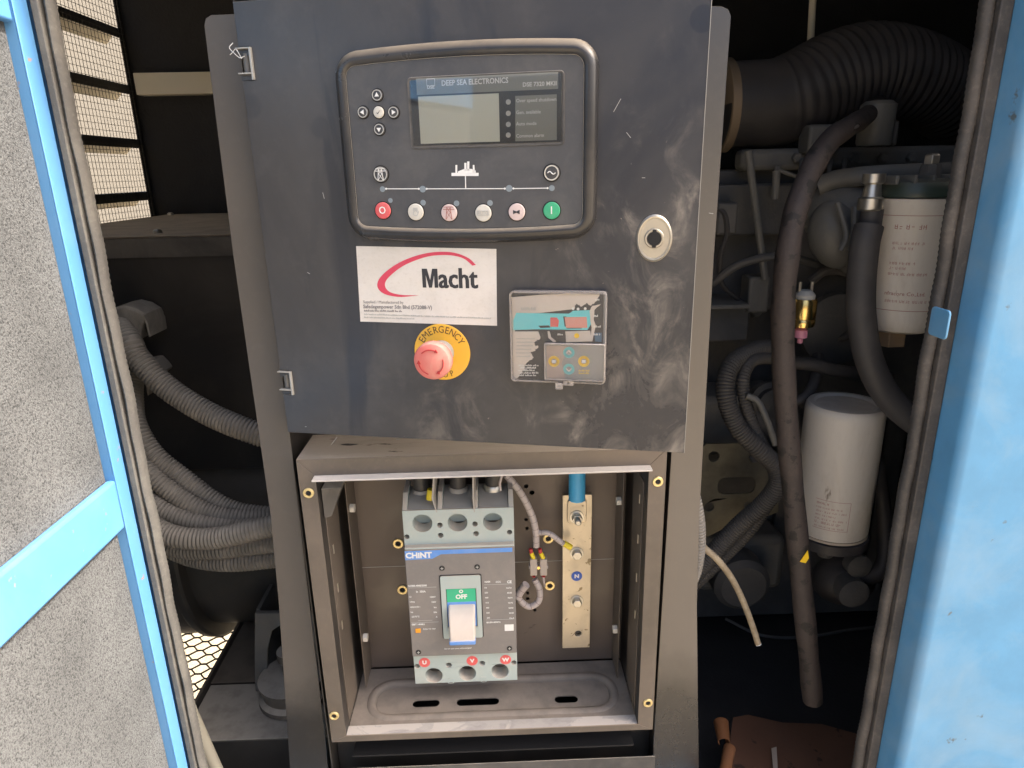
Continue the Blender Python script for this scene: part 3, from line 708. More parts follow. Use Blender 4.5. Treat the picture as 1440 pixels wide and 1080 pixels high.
for hx_, hz_, H in cut:
    z0_, z1_ = hz_ - H / 2 + .0006, hz_ + H / 2 - .0006; hp = D.objects.new('hinge', None); COL.objects.link(hp); hp.parent = door
    o = MB(); o.box(NW - .0002, NW + .0018, -.003, .002, z0_, z1_); o.box(-.002, NW, -.003, .0018, z1_ - .0012, z1_); o.box(-.002, NW, -.003, .0018, z0_ + .005, z0_ + .0062)
    o.build('hinge_strap', mat('worn_hinge', (0.42, 0.41, 0.38), 0.45, 0.3, dust=.3, dscale=40), hp, bevel=.0003)
    MB().cyl((NW * .42, .004, z0_ + .0065), .0036, (z1_ - z0_) - .011, (0, 0, 1), 16).build('hinge_pin', mat('hinge_pin_grey', (0.13, 0.13, 0.13), .4, .4, dust=.3), hp)
    MB().box(-.0015, NW - .0004, .0012, .0024, z0_, z0_ + .0048).build('hinge_leaf', BLACKD, hp)
    MB().box(-.0015, NW - .0004, .0012, .0024, z1_ - .007, z1_ - .0014).build('hinge_leaf', BLACKD, hp)
# frayed thread caught on the upper hinge
hx_, hz_ = hz[0]
tp = [(hx_ - .010, -.002, hz_ + .018), (hx_ - .013, -.004, hz_ + .014), (hx_ - .010, -.004, hz_ + .010), (hx_ - .004, -.004, hz_ + .005), (hx_ + .001, -.004, hz_ + .006)]
th_ = MB().tube(tp, .00035, 6); th_.tube([(hx_ - .014, -.003, hz_ + .008), (hx_ - .010, -.004, hz_ + .010), (hx_ - .006, -.005, hz_ + .012), (hx_ - .002, -.004, hz_ + .004)], .0003, 6)
th_.build('frayed_thread', PRINTW, door)
# key lock
lk = MB().lathe([(.0150, 0), (.0150, .0012), (.0138, .0026), (.0128, .0024), (.0125, .0018), (.0066, .0018)], (0, 0, 0), (0, -1, 0), 40)
lk.v = [Vector((p.x * 1.06, p.y, p.z * 1.40)) for p in lk.v]; lk.xf(Matrix.Translation((kx, -.0001, kz)))
lockm = mat('nickel_lock_plate', (0.46, 0.43, 0.37), 0.36, 0.9, dust=.25, dscale=40)
lo2 = lk.build('key_lock', lockm, door)
MB().lathe([(.0088, 0), (.0088, .0016), (.0080, .0026), (.0066, .0026), (.0060, .0010), (0, .0010)], (kx, -.0015, kz), (0, -1, 0), 28).build('lock_barrel', lockm, lo2)
MB().prism(circ(.0060, 20, kx, kz), -.0044, -.0030).add(*[[], []]).prism(rrect(.0036, .0160, .0008, 3, kx, kz), -.00445, -.0031).build('keyhole', HOLEK, lo2)
# faint scratches and chips of bare metal
for px_, py_, L_, a_ in ((455, 275, .006, 80), (434, 384, .003, 30), (868, 148, .012, -60), (884, 190, .006, 50), (1000, 300, .004, 10), (560, 618, .004, 0), (905, 250, .003, 0), (430, 600, .002, 0), (470, 620, .012, -50)):
    x_, z_ = FD.l(px_, py_); mm = MB().prism(rrect(L_, .0004, .0002, 2), -.0002, .0001)
    mm.xf(Matrix.Translation((x_, 0, z_)) @ Matrix.Rotation(R(a_), 4, 'Y')); mm.build('scratch', PRINTG, door)

# company sticker (lies on the door)
def doorframe(px, py, y=0.0):
    x_, z_ = FD.l(px, py, y); O = FD.M @ Vector((x_, y, z_)); return Frame(O, DAa)
c4 = [FD.l(501, 346), FD.l(698, 350), FD.l(699, 458), FD.l(507, 453)]
FS = doorframe(600, 455)
st = thing('company_sticker', 'white company sticker with red swoosh and black name above the emergency stop', 'sticker', FS)
s4 = [FS.l(501, 346), FS.l(507, 452), FS.l(699, 458), FS.l(698, 350)]
MB().prism(s4, -.0004, -.0001).build('vinyl_sheet', STICK, st)
# swoosh: ellipse band, varying width, from right tip over the top and back under left
ex, ez = FS.l(606, 386); 
def Spt(px, py): return FS.l(px, py)
outer = [(669.5, 372.5), (660, 363.5), (645, 356.8), (628, 354), (606, 355), (584, 360), (562, 369), (544, 381), (533, 393), (531, 403), (537, 411), (548, 415.5), (565, 417.5), (590, 415)]
inner = [(664.5, 373.5), (654, 364.5), (642, 360.3), (627, 358.6), (606, 359.9), (586, 365.5), (567, 374), (552, 385), (543, 395), (542, 403), (547, 409.5), (556, 413), (570, 415), (590, 415)]
from itertools import chain
def cr2(L): return [(p.x, p.y) for p in catmull([Vector((a, b, 0)) for a, b in L], 4)]
oo, ii = cr2(outer), cr2(inner)
V = [(*Spt(*p),) for p in oo] + [(*Spt(*p),) for p in ii]; n = len(oo)
mm = MB().add([(x, -.00055, z) for x, z in V], [(i, i + 1, i + 1 + n, i + n) for i in range(n - 1)]); mm.build('red_swoosh', PRINTR, st)
x_, z_ = FS.l(595, 391)
ma, mb_ = FS.l(594.8, 404.3), FS.l(615.2, 377.8); a4, b4 = FS.l(617.2, 405.2), FS.l(671.8, 377.0)
MP = [(0, 0), (0, 1), (.30, 1), (.45, .40), (.60, 1), (.90, 1), (.90, 0), (.69, 0), (.69, .66), (.535, 0.0), (.365, 0.0), (.21, .66), (.21, 0)]
mm = MB().prism([(ma[0] + a_ / .9 * (mb_[0] - ma[0]), ma[1] + b_ * (mb_[1] - ma[1])) for a_, b_ in MP], -.0006, -.0005, [])
MB().text('acht', 1.0, -.022, 0, -.00055, 'LEFT', bold=.012).text('acht', 1.0, 0, 0, -.00053, 'LEFT', bold=.012).text('acht', 1.0, .022, 0, -.00051, 'LEFT', bold=.012).fit(a4[0], b4[0], a4[1], b4[1]).add(mm.v, mm.f).build('company_name', PRINTK, st)
for s__, px_, py_, sz, bo in (('Supplied / Manufactured by', 511, 424.5, .0042, 0), ('Safedegenpower Sdn Bhd (572088-V)', 511, 431, .0052, .0001), ('Panadol aliens and Factory', 511, 436.2, .0042, 0)):
    x_, z_ = FS.l(px_, py_)
    if s__.startswith('Pan'): continue
    MB().text(s__, sz, x_, z_, -.00055, 'LEFT', sx=.92, bold=bo).build('small_print', PRINTGR, st)
def scribble(F, pxa, pya, pxb, pyb, h, m, par, y, name='small_print', seed=0):
    """illegible small print: a row of tiny word-like dashes"""
    rr = random.Random(seed or int(pxa * 31 + pya * 17)); a, b = F.l(pxa, pya, y), F.l(pxb, pyb, y); L_ = b[0] - a[0]; x = 0; o = MB()
    while x < L_:
        wl = min(h * rr.uniform(1.2, 3.5), L_ - x); k = x
        while k < x + wl:
            cw_ = h * .34; hh_ = h * rr.choice((.55, .6, .8, .95))
            zc_ = a[1] + (b[1] - a[1]) * (k / L_) - h * .5
            o.box(a[0] + k, a[0] + k + cw_, y - .00015, y, zc_, zc_ + hh_); k += h * .52
        x += wl + h * .5
    return o.build(name, m, par, smooth=0)
scribble(FS, 512, 436.5, 565, 437.3, .0022, PRINTGR, st, -.0005)
scribble(FS, 512, 441.5, 690, 447.5, .0016, PRINTG, st, -.0005)
scribble(FS, 512, 446, 582, 448, .0016, PRINTG, st, -.0005)

# emergency stop
FE = doorframe(621, 533)
es = thing('emergency_stop', 'red mushroom emergency stop button on a round yellow plate below the company sticker', 'emergency stop button', FE)
ecx, ecz = FE.l(622, 495); er = (FE.l(661, 495)[0] - FE.l(583, 495)[0]) / 2
MB().lathe([(er, 0), (er, .0008), (er - .0005, .0012), (0, .0012)], (ecx, -.0001, ecz), (0, -1, 0), 56).build('yellow_plate', YELLOW, es)
ltr = MB(); word = 'EMERGENCY'
for i, ch in enumerate(word):
    a = R(148 - i * (148 - 30) / 8); rr_ = er * .80
    ltr.text(ch, .0100, ecx + rr_ * math.cos(a), ecz + rr_ * math.sin(a), -.0014, rot=a - math.pi / 2, sx=.88)
for i, ch in enumerate('STOP'):
    a = R(-118 + i * 17); rr_ = er * .82
    ltr.text(ch, .0085, ecx + rr_ * math.cos(a), ecz + rr_ * math.sin(a), -.0014, rot=a + math.pi / 2, sx=.88)
ltr.build('lettering', mat('brown_black_ink', (0.09, 0.05, 0.02), .6), es)
MB().lathe([(.0125, 0), (.0125, .010), (.011, .024), (.011, .030)], (ecx, -.0012, ecz), (0, -1, 0), 32).build('collar', mat('grey_collar', (0.4, 0.39, 0.37), .5), es)
hx_, hz_ = FE.l(612, 502, -.036)
mr = .0185
mush = MB().lathe([(.011, .022), (mr - .002, .024), (mr, .027), (mr, .034), (mr - .0012, .037), (mr - .004, .0385), (0, .0395)], (ecx, 0, ecz), (0, -1, 0), 48).build('mushroom_head', REDB, es)
ar = MB()
for a0 in (100, 220, 340):
    pts_ = [(ecx + mr * .66 * math.cos(R(a0 - t)), -.0392, ecz + mr * .66 * math.sin(R(a0 - t))) for t in range(-35, 45, 8)]
    ar.tube(pts_, .00055, 6, smooth=0)
    e_ = pts_[-1]; an = R(a0 - 45)
    ar.prism([(e_[0] + .0022 * math.cos(an + q), e_[2] + .0022 * math.sin(an + q)) for q in (0.6, 2.6, 4.7)], -.0397, -.0388)
ar.build('twist_arrow', REDA, mush)

# ------------------------------------------------------------------ generator controller
CPX = [(476, 90), (842, 81), (838, 321), (490, 307)]
FG = doorframe(662, 342)
ctl = thing('generator_controller', 'black generator controller with grey display and round push buttons on the cabinet door', 'controller', FG)
# outer size
gl = (FG.l(477, 120)[0] + FG.l(490, 300)[0]) / 2; gr = (FG.l(843, 120)[0] + FG.l(838, 310)[0]) / 2
gt = FG.l(660, 57)[1]; gb_ = FG.l(655, 341)[1]
gw_, gh_ = gr - gl, gt - gb_; gx_, gz_ = (gl + gr) / 2, (gt + gb_) / 2
print('controller', gw_, gh_)
BUL = 0.005
def cl(ins, y): return [(x, y, z) for x, z in rrect(gw_ - 2 * ins, gh_ - 2 * BUL - 2 * ins, max(.021 - ins, .003), 6, gx_, gz_, BUL * (1 - ins / .05))]
MB().loft([cl(0, 0), cl(0, -.003), cl(.0008, -.006), cl(.003, -.0095), cl(.0065, -.0115), cl(.0095, -.0115), cl(.0115, -.0100), cl(.0122, -.0085)], True, False).build('bezel', PLASTIC, ctl, smooth=60)
YFc = -.0088
MB().loft([cl(.0124, -.004), cl(.0124, YFc + .0004), cl(.0128, YFc)], False, True).build('front_panel', FACIA, ctl)
# thin bright line round the facia
ln = MB(); A_, B_ = cl(.0119, -.0089), cl(.0123, -.0089); n = len(A_)
ln.add(A_ + B_, [(i, (i + 1) % n, (i + 1) % n + n, i + n) for i in range(n)]).build('facia_edge', mat('pale_dust_line', (0.42, 0.39, 0.34), .8), ctl)
def G(px, py, y=YFc): return FG.l(px, py, y)
# display
sTL, sTR, sBR, sBL = G(572, 106), G(795, 101), G(793, 206), G(578, 208)
sx0, sx1, sz0, sz1 = (sTL[0] + sBL[0]) / 2, (sTR[0] + sBR[0]) / 2, (sBL[1] + sBR[1]) / 2, (sTL[1] + sTR[1]) / 2
swc, shc, scx, scz = sx1 - sx0, sz1 - sz0, (sx0 + sx1) / 2, (sz0 + sz1) / 2
dsp = D.objects.new('display', None); COL.objects.link(dsp); dsp.parent = ctl
def sl_(ins, y): return [(x, y, z) for x, z in rrect(swc - 2 * ins, shc - 2 * ins, max(.004 - ins, .0008), 4, scx, scz)]
MB().loft([sl_(0, YFc), sl_(.0004, YFc - .0009), sl_(.0012, YFc - .0009), sl_(.0026, YFc - .0001)], False, False).build('display_rim', mat('dusty_display_rim', (0.035, 0.035, 0.035), .5, dust=.25, up=1.0, dscale=30, dcol=(.42, .38, .33)), dsp)
YS = YFc - .0001
def rect(name, a, b, m, par, y, F=FG, th=.0002):
    p, q = F.l(*a, y), F.l(*b, y)
    return MB().box(min(p[0], q[0]), max(p[0], q[0]), y - th, y, min(p[1], q[1]), max(p[1], q[1])).build(name, m, par, smooth=0)
MB().prism(rrect(swc - .0056, shc - .0056, .001, 3, scx, scz), YS - .0002, YS).build('display_backing', LCDB, dsp)
rect('header_strip', (585, 110), (785, 125), LCDS, dsp, YS - .0004)
rect('lcd_window', (588, 136), (703, 199), LCD, dsp, YS - .0004)
for k, (ya, yb2) in enumerate(((135, 148.5), (150.5, 164.5), (166.5, 181), (183, 197))):
    rect('indicator_slip', (724.5, ya), (783, yb2), LCDS, dsp, YS - .0004)
for k, yy_ in enumerate((143.5, 159.5, 175, 190)):
    x_, z_ = G(715, yy_); MB().cyl((x_, YS - .0003, z_), .0022, .0005, seg=16).build('indicator_lamp', PRINTG, dsp)
tx = MB()
x_, z_ = G(621, 117.5); tx.text('DEEP SEA ELECTRONICS', .0062, x_, z_, YS - .0007, 'LEFT', sx=.89, bold=.00012)
x_, z_ = G(735, 119.5); tx.text('DSE 7320 MKII', .0048, x_, z_, YS - .0007, 'LEFT', sx=1.0, bold=.00008)
x_, z_ = G(606, 122.8); tx.text('DSE', .0040, x_, z_, YS - .0007, 'CENTER', bold=.0001)
x_, z_ = G(606, 116); tx.prism(rrect(.0076, .0060, .0003, 1, x_, z_), YS - .0008, YS - .0006, [rrect(.0070, .0054, .0002, 1, x_, z_)])
for s__, yy_ in (('Over speed shutdown', 142), ('Gen. available', 158.5), ('Auto mode', 174.5), ('Common alarm', 191.5)):
    x_, z_ = G(726, yy_); tx.text(s__, .0042, x_, z_, YS - .0007, 'LEFT', sx=.93)
tx.build('display_lettering', PRINTW, dsp)
MB().prism(rrect(swc - .0050, shc - .0050, .001, 3, scx, scz), YS - .0011, YS - .0010).build('display_glass', GLASS, dsp)
# buttons
def button(px, py, r, m, name, sym=None, symm=None, ring=None):
    x_, z_ = G(px, py)
    MB().lathe([(r + .0009, 0), (r + .0009, .0003), (r + .0001, .0003)], (x_, YFc, z_), (0, -1, 0), 28).build('button_gap', HOLEK, ctl)
    b_ = MB().lathe([(r, 0), (r, .0012), (r - .0006, .0018), (r * .5, .0021), (0, .0022)], (x_, YFc - .0001, z_), (0, -1, 0), 28).build(name, m, ctl)
    if ring: MB().lathe([(r * .92, .0019), (r * .92, .0022), (r * .80, .0022), (r * .80, .0019)], (x_, YFc - .0001, z_), (0, -1, 0), 28).build('button_ring', ring, b_)
    if sym:
        o = MB(); sym(o, x_, z_, YFc - .0025, r); o.build('button_symbol', symm or PRINTW, b_)
    return b_
def tri_sym(a):
    def f(o, x, z, y, r): o.prism([(x + r * .48 * math.cos(R(a + q)), z + r * .48 * math.sin(R(a + q))) for q in (0, 120, 240)], y, y + .0002)
    return f
def txt_sym(t, k=1.3, sx=1.0):
    def f(o, x, z, y, r): o.text(t, r * k, x, z, y, sx=sx, bold=.0001)
    return f
rb_ = .0050
for px_, py_, a_ in ((531, 134, 90), (511, 158, 180), (554, 158, 0), (534, 182, -90)): button(px_, py_, rb_, DARKBTN, 'arrow_button', tri_sym(a_), PRINTW, ring=PRINTG)
def tick_sym(o, x, z, y, r): o.prism([(x - r * .35, z - r * .05), (x - r * .1, z - r * .35), (x + r * .45, z + r * .35), (x - r * .08, z - r * .15)], y, y + .0002)
button(533, 158, rb_, WHITEBTN, 'tick_button', tick_sym, PRINTK)
def pylon(o, x, z, y, r):
    def bar(x0, z0, x1, z1, t=.0003):
        d = Vector((x1 - x0, z1 - z0)); n_ = Vector((-d.y, d.x)).normalized() * t
        o.prism([(x + x0 - n_.x, z + z0 - n_.y), (x + x1 - n_.x, z + z1 - n_.y), (x + x1 + n_.x, z + z1 + n_.y), (x + x0 + n_.x, z + z0 + n_.y)], y, y + .0002)
    k = r
    bar(-.38 * k, -.8 * k, -.2 * k, .7 * k); bar(.38 * k, -.8 * k, .2 * k, .7 * k)
    bar(-.7 * k, .4 * k, .7 * k, .4 * k); bar(-.6 * k, .68 * k, .6 * k, .68 * k)
    bar(-.38 * k, -.8 * k, .25 * k, .1 * k, .0002); bar(.38 * k, -.8 * k, -.25 * k, .1 * k, .0002); bar(-.3 * k, -.1 * k, .2 * k, .6 * k, .0002); bar(.3 * k, -.1 * k, -.2 * k, .6 * k, .0002)
def hand(o, x, z, y, r):
    o.prism(circ(r * .33, 14, x + r * .05, z - r * .15), y, y + .0002, [circ(r * .24, 14, x + r * .05, z - r * .15)])
    for k in range(4): o.prism(rrect(r * .10, r * .42, r * .04, 2, x - r * .18 + k * r * .15, z + r * .32), y, y + .0002)
    o.prism(rrect(r * .1, r * .3, r * .04, 2, x + r * .42, z), y, y + .0002)
def autob(o, x, z, y, r):
    o.prism(rrect(r * 1.4, r * .56, r * .05, 2, x, z), y, y + .0002, [rrect(r * 1.26, r * .42, r * .04, 2, x, z)]); o.text('AUTO', r * .5, x, z, y, sx=.95)
def horn(o, x, z, y, r):
    o.prism([(x - r * .42, z - r * .24), (x - r * .42, z + r * .24), (x - r * .05, z + r * .09), (x - r * .05, z - r * .09)], y, y + .0002)
    o.prism([(x + r * .38, z - r * .26), (x + r * .02, z - r * .09), (x + r * .02, z + r * .09), (x + r * .38, z + r * .26)], y, y + .0002); o.box(x - r * .06, x + r * .04, y, y + .0002, z - r * .08, z + r * .08)
def tilde(o, x, z, y, r): o.tube([(x - r * .5 + r * i / 10, y, z + r * .16 * math.sin(2 * math.pi * i / 10)) for i in range(11)], .00045, 6, smooth=0)
R2 = .0076
button(536, 245, R2 * .93, DARKBTN, 'mains_button', pylon, PRINTW, ring=PRINTG)
button(776, 243, R2 * .93, DARKBTN, 'generator_button', tilde, PRINTW, ring=WHITEBTN)
button(539, 296, R2, REDBTN, 'stop_button', txt_sym('O', 1.25, .9), PRINTW)
button(585, 298, R2, WHITEBTN, 'manual_button', hand, PRINTG)
button(632, 299, R2, PINKBTN, 'test_button', pylon, PRINTB)
button(680, 299.5, R2, WHITEBTN, 'auto_button', autob, PRINTG)
button(727, 298, R2, PINKBTN, 'mute_button', horn, PRINTK)
button(776, 296, R2, GREENBTN, 'start_button', txt_sym('I', 1.25, .9), PRINTW)
# mimic diagram
mi = MB()
def mline(a, b, t=.00038):
    p, q = G(*a), G(*b); d = Vector((q[0] - p[0], q[1] - p[1])); n_ = Vector((-d.y, d.x)).normalized() * t
    mi.prism([(p[0] - n_.x, p[1] - n_.y), (q[0] - n_.x, q[1] - n_.y), (q[0] + n_.x, q[1] + n_.y), (p[0] + n_.x, p[1] + n_.y)], YFc - .0003, YFc)
mline((543, 265.5), (589, 265.5)); mline((600, 265.5), (710, 265.2)); mline((721, 265.2), (771, 264.5)); mline((654.5, 247), (655, 265), .0004)
for a_ in ((543, 265.5), (589, 265.5), (600, 265.5), (710, 265.2), (722, 265), (770, 264.5)):
    x_, z_ = G(*a_); mi.prism(circ(.0009, 10, x_, z_), YFc - .00032, YFc)
def pz_(lst): mi.prism([G(*q) for q in lst], YFc - .00034, YFc)
pz_([(635, 243), (673, 243), (673, 247.5), (635, 247.5)]); pz_([(640.5, 232), (643, 232), (643, 243), (640.5, 243)]); pz_([(653, 229), (656, 229), (656, 240), (653, 240)])
pz_([(657, 227), (660, 227), (660, 240), (657, 240)]); pz_([(665, 232), (667, 232), (668, 243), (665, 243)]); pz_([(644, 243), (644, 241), (653, 237.5), (663, 237.5), (669, 240), (669, 243)])
mi.build('mimic_print', PRINTW, ctl)
for a_, r_ in (((538, 266), .0026), ((594.5, 266), .0030), ((716, 265), .0030), ((776, 264.5), .0026), ((549, 282), .0022), ((595, 285), .0026), ((642, 286), .0026), ((689, 285.5), .0026)):
    x_, z_ = G(*a_); MB().cyl((x_, YFc, z_), r_, .0003, seg=16, ch=.0001).build('status_lamp', LEDM, ctl)
MB().text('WWW.', .002, 0, 0, 0) if False else None

# ------------------------------------------------------------------ earth fault relay under clear cover
FRl = doorframe(786, 542)
rl = thing('protection_relay', 'square protection relay with turquoise print under a clear dusty cover, right of the emergency stop', 'relay', FRl)
RY = -.010
def Q(px, py, y=RY): return FRl.l(px, py, y)
ra_, rb2 = Q(716.5, 409), Q(852, 540)
rx0, rx1, rz0, rz1 = ra_[0], Q(853, 470)[0], rb2[1], ra_[1]
rx0 = (Q(716.5, 409)[0] + Q(719, 538)[0]) / 2; rx1 = (Q(854, 409)[0] + Q(851.5, 540)[0]) / 2
rcx, rcz, rw_, rh_ = (rx0 + rx1) / 2, (rz0 + rz1) / 2, rx1 - rx0, rz1 - rz0
print('relay', rw_, rh_)
MB().prism(rrect(rw_ - .002, rh_ - .002, .003, 4, rcx, rcz), RY + .004, 0).build('relay_body', GREYL, rl)
def rp(name, lst, m, y): return MB().prism([Q(a, b, y) for a, b in lst], y - .0002, y).build(name, m, rl, smooth=0)
y1 = RY + .0038
rp('dark_label', [(719, 411), (849, 411), (847, 536), (721, 535)], PRINTK, y1)
def ragged(P_, amp, seed, n_=6):
    rr = random.Random(seed); out = []
    for (a, b) in zip(P_, P_[1:] + P_[:1]):
        for k in range(n_):
            t = k / n_; out.append((a[0] + (b[0] - a[0]) * t + rr.uniform(-amp, amp) * (k > 0), a[1] + (b[1] - a[1]) * t + rr.uniform(-amp, amp) * (k > 0)))
    return out
rp('film', [(719.5, 418), (760, 414.5), (800, 413), (843, 414)] + ragged([(843, 416), (838, 424), (830, 430), (826, 426), (818, 431), (810, 427), (806, 437)], 1.0, 3)[:-6] + [(760, 440), (726, 441), (724, 466), (757, 466)] + ragged([(760, 474), (751, 482), (757, 489), (746, 495), (751, 503), (741, 510), (738, 519), (724, 534)], 1.6, 5)[:-6] + [(722, 534)], FILM, y1 - .0003)
rp('film_strand', ragged([(829, 438), (833, 430), (845, 428), (836, 436), (835, 450), (838, 458), (833, 480), (830, 480), (832, 460), (830, 446)], .6, 9, 3), FILM, y1 - .0008)
rp('film_strand', ragged([(770, 466), (773, 466), (775, 474), (782, 480), (778, 481), (771, 475)], .4, 2, 2), FILM, y1 - .0008)
rp('turquoise_band', [(726, 440), (800, 441), (806, 437), (832, 436), (834, 442), (831, 456), (826, 464), (755, 463), (722, 464), (722, 450)], CYANP, y1 - .0006)
rp('red_block', [(774, 446.5), (783, 446.5), (786, 451), (785, 459.5), (774, 459.5)], REDP, y1 - .0009)
rp('slide_mark', [(757, 458), (772, 457.5), (774, 460.5), (760, 461)], PRINTK, y1 - .0008)
rp('readout', [(794, 446), (825, 445.5), (826, 461), (796, 461)], SALMON, y1 - .0009)
rp('readout_shadow', [(792, 445), (796, 445), (797, 462), (818, 462), (818, 461), (794, 459)], PRINTK, y1 - .0007)
rp('film', [(776, 464), (793, 464), (796, 472), (792, 481), (776, 481)], PRINTK, y1 - .0005)
rp('grey_patch', [(795, 466), (830, 465), (832, 480), (796, 481)], FILM, y1 - .0005)
rp('blue_patch', [(836, 468), (846, 468), (846, 481), (837, 480)], mat('dark_blue_patch', (0.05, .12, .2), .5), y1 - .0006)
for a_, b_ in ((806, 434), (813, 434.5), (823, 434)):
    x_, z_ = Q(a_, b_, y1 - .0009); MB().cyl((x_, y1 - .0008, z_), .0013, .0005, seg=12).build('indicator_lamp', PRINTW, rl)
x_, z_ = Q(811, 472, y1 - .0009); MB().cyl((x_, y1 - .0008, z_), .0024, .0008, seg=16).build('round_mark', WARN, rl)
for k, yy_ in enumerate((513.5, 517, 520.5, 524, 527.5)):
    scribble(FRl, 729 + (k % 2) * 2, yy_, 757 - (k % 3) * 3, yy_, .0019, PRINTW, rl, y1 - .0008)
for k, yy_ in enumerate((476, 481, 486, 491, 496, 501)):
    scribble(FRl, 726, yy_, 752 - k * 1.5, yy_, .0014, PRINTG, rl, y1 - .0008)
for a_, b_, c_ in ((840, 421, 5), (838, 444, 7), (838, 459, 9), (838, 470, 8), (787, 470, 7)):
    scribble(FRl, a_ - 3, b_, a_ + c_ - 3, b_, .002, PRINTW, rl, y1 - .0009)
scribble(FRl, 733, 434, 752, 434, .003, PRINTG, rl, y1 - .0009)
# keypad window
rp('keypad_face', [(766, 484), (850, 484), (848, 535), (767, 534)], GREYL, y1 - .0012)
rp('keypad_pink', [(768, 486), (800, 486), (790, 510), (795, 533), (769, 533)], PINKG, y1 - .0014)
for a_, b_, m1 in ((779, 508, WARN), (821, 508, WARN), (800, 495.5, CYANP), (800, 519, CYANP)):
    x_, z_ = Q(a_, b_, y1 - .002)
    bt = MB().lathe([(.0050, 0), (.0050, .0006), (0, .0008)], (x_, y1 - .0015, z_), (0, -1, 0), 24).build('key', GREYL, rl)
    MB().lathe([(.0054, .0007), (.0054, .0012), (.0043, .0012), (.0043, .0007)], (x_, y1 - .0015, z_), (0, -1, 0), 24).build('key_ring', m1, bt)
    if m1 is CYANP:
        s_ = 1 if b_ < 500 else -1; o = MB()
        o.prism([(x_ - .0026, z_ - s_ * .0012), (x_, z_ + s_ * .0014), (x_ + .0026, z_ - s_ * .0012), (x_ + .0026, z_ - s_ * .0002), (x_, z_ + s_ * .0026), (x_ - .0026, z_ - s_ * .0002)], y1 - .0028, y1 - .0025); o.build('key_arrow', PRINTW, bt)
    else:
        MB().prism(rrect(.0036, .0030, .0003, 1, x_, z_), y1 - .0027, y1 - .0025).build('key_mark', PRINTW, bt)
        if a_ > 800: MB().prism(rrect(.0046, .0022, .0004, 1, x_, z_ - .0034), y1 - .0027, y1 - .0025).build('key_mark', WARN, bt)
scribble(FRl, 814, 521, 828, 521, .0018, WARN, rl, y1 - .0016); scribble(FRl, 814, 524.5, 829, 524.5, .0018, WARN, rl, y1 - .0016)
# clear cover with rim
cvr = MB().prism(rrect(rw_ - .0045, rh_ - .0045, .0028, 4, rcx, rcz), RY - .0016, RY - .0010).build('clear_cover', CLEAR, rl)
MB().prism(rrect(rw_, rh_, .0040, 5, rcx, rcz), RY - .0022, RY + .0075, [rrect(rw_ - .0036, rh_ - .0036, .0030, 5, rcx, rcz)]).build('cover_rim', CLEARE, rl, bevel=.0006)
a_, b_ = Q(765.5, 482, RY - .004), Q(850, 536, RY - .004)
kcx, kcz, kw, kh = (a_[0] + b_[0]) / 2, (a_[1] + b_[1]) / 2, b_[0] - a_[0], a_[1] - b_[1]
MB().prism(rrect(kw, kh, .0015, 3, kcx, kcz), RY - .0062, RY - .0024, [rrect(kw - .0018, kh - .0018, .001, 3, kcx, kcz)]).build('flap_rim', CLEARE, rl, bevel=.0004)
MB().prism(rrect(kw - .0018, kh - .0018, .001, 3, kcx, kcz), RY - .0060, RY - .0055).build('clear_flap', CLEAR, rl)
x_, z_ = Q(787, 540.5); MB().box(x_ - .0035, x_ + .0035, RY - .006, RY + .001, z_ - .0035, z_ + .0030).build('cover_latch', CLEARE, rl, bevel=.0006)
x_, z_ = Q(800, 537); MB().prism(rrect(.010, .005, .0008, 2, x_, z_), RY - .0045, RY - .002, [circ(.0011, 10, x_, z_)]).build('sealing_lug', CLEARE, rl, bevel=.0004)

# ------------------------------------------------------------------ moulded case circuit breaker
BY = 0.030                                       # cover plane in cabinet coordinates (world Y)
FM = Frame((at(655, 962, BY).x, BY, at(655, 962, BY).z))
br = thing('circuit_breaker', 'grey moulded case circuit breaker with blue header stripe and its toggle down at OFF', 'circuit breaker', FM)
def B(px, py, y=0.0): return FM.l(px, py, y)
BB = FB.O.y + BD - BY                            # back plate, local y
bxl = (B(566, 740)[0] + B(584, 964)[0]) / 2; bxr = (B(723, 760)[0] + B(728, 958)[0]) / 2
print('breaker w', bxr - bxl, 'edges', B(566, 740)[0], B(584, 964)[0], B(723, 760)[0], B(728, 958)[0], 'backdepth', BB)
zBt, zTt = B(655, 962)[1], B(645, 722, .006)[1]
zc0, zc1 = B(655, 918)[1], B(645, 783)[1]        # dark cover
TY = .004                                        # terminal faces slightly behind the cover
bw_ = bxr - bxl; bc = (bxl + bxr) / 2
# terminal block lower: face with three round wells and screws
def wells(lst, y): return [circ(r_, 24, *B(px_, py_, y)) for px_, py_, r_ in lst]
lowf = [(bxl, zBt), (bxr, zBt), (bxr, zc0 + .0005), (bxl, zc0 + .0005)]
lw = wells(((610, 950, .0118), (657, 947, .0118), (703, 944, .0118)), TY)
ls = wells(((586.5, 937, .0036), (631, 935.5, .0040), (678, 933, .0040), (722.5, 932, .0036)), TY)
WELL = mat('inside_terminal_well', (0.20, 0.22, 0.22), .6, dust=.3, up=.8)
MB().prism(lowf, TY, TY + .022, lw + ls).build('lower_terminal_face', BRK, br, bevel=.0006)
MB().box(bxl + .001, bxr - .001, TY + .045, BB - .0005, zBt + .012, zc1).build('breaker_base', BRK, br)
for px_, py_ in ((657, 947), (703, 944), (610, 950)):
    x_, z_ = B(px_, py_, TY)
    MB().box(x_ - .010, x_ + .010, TY + .036, TY + .040, z_ - .006, z_ + .003).build('terminal_tongue', mat('terminal_metal', (.5, .46, .4), .5, .6, dust=.4), br)
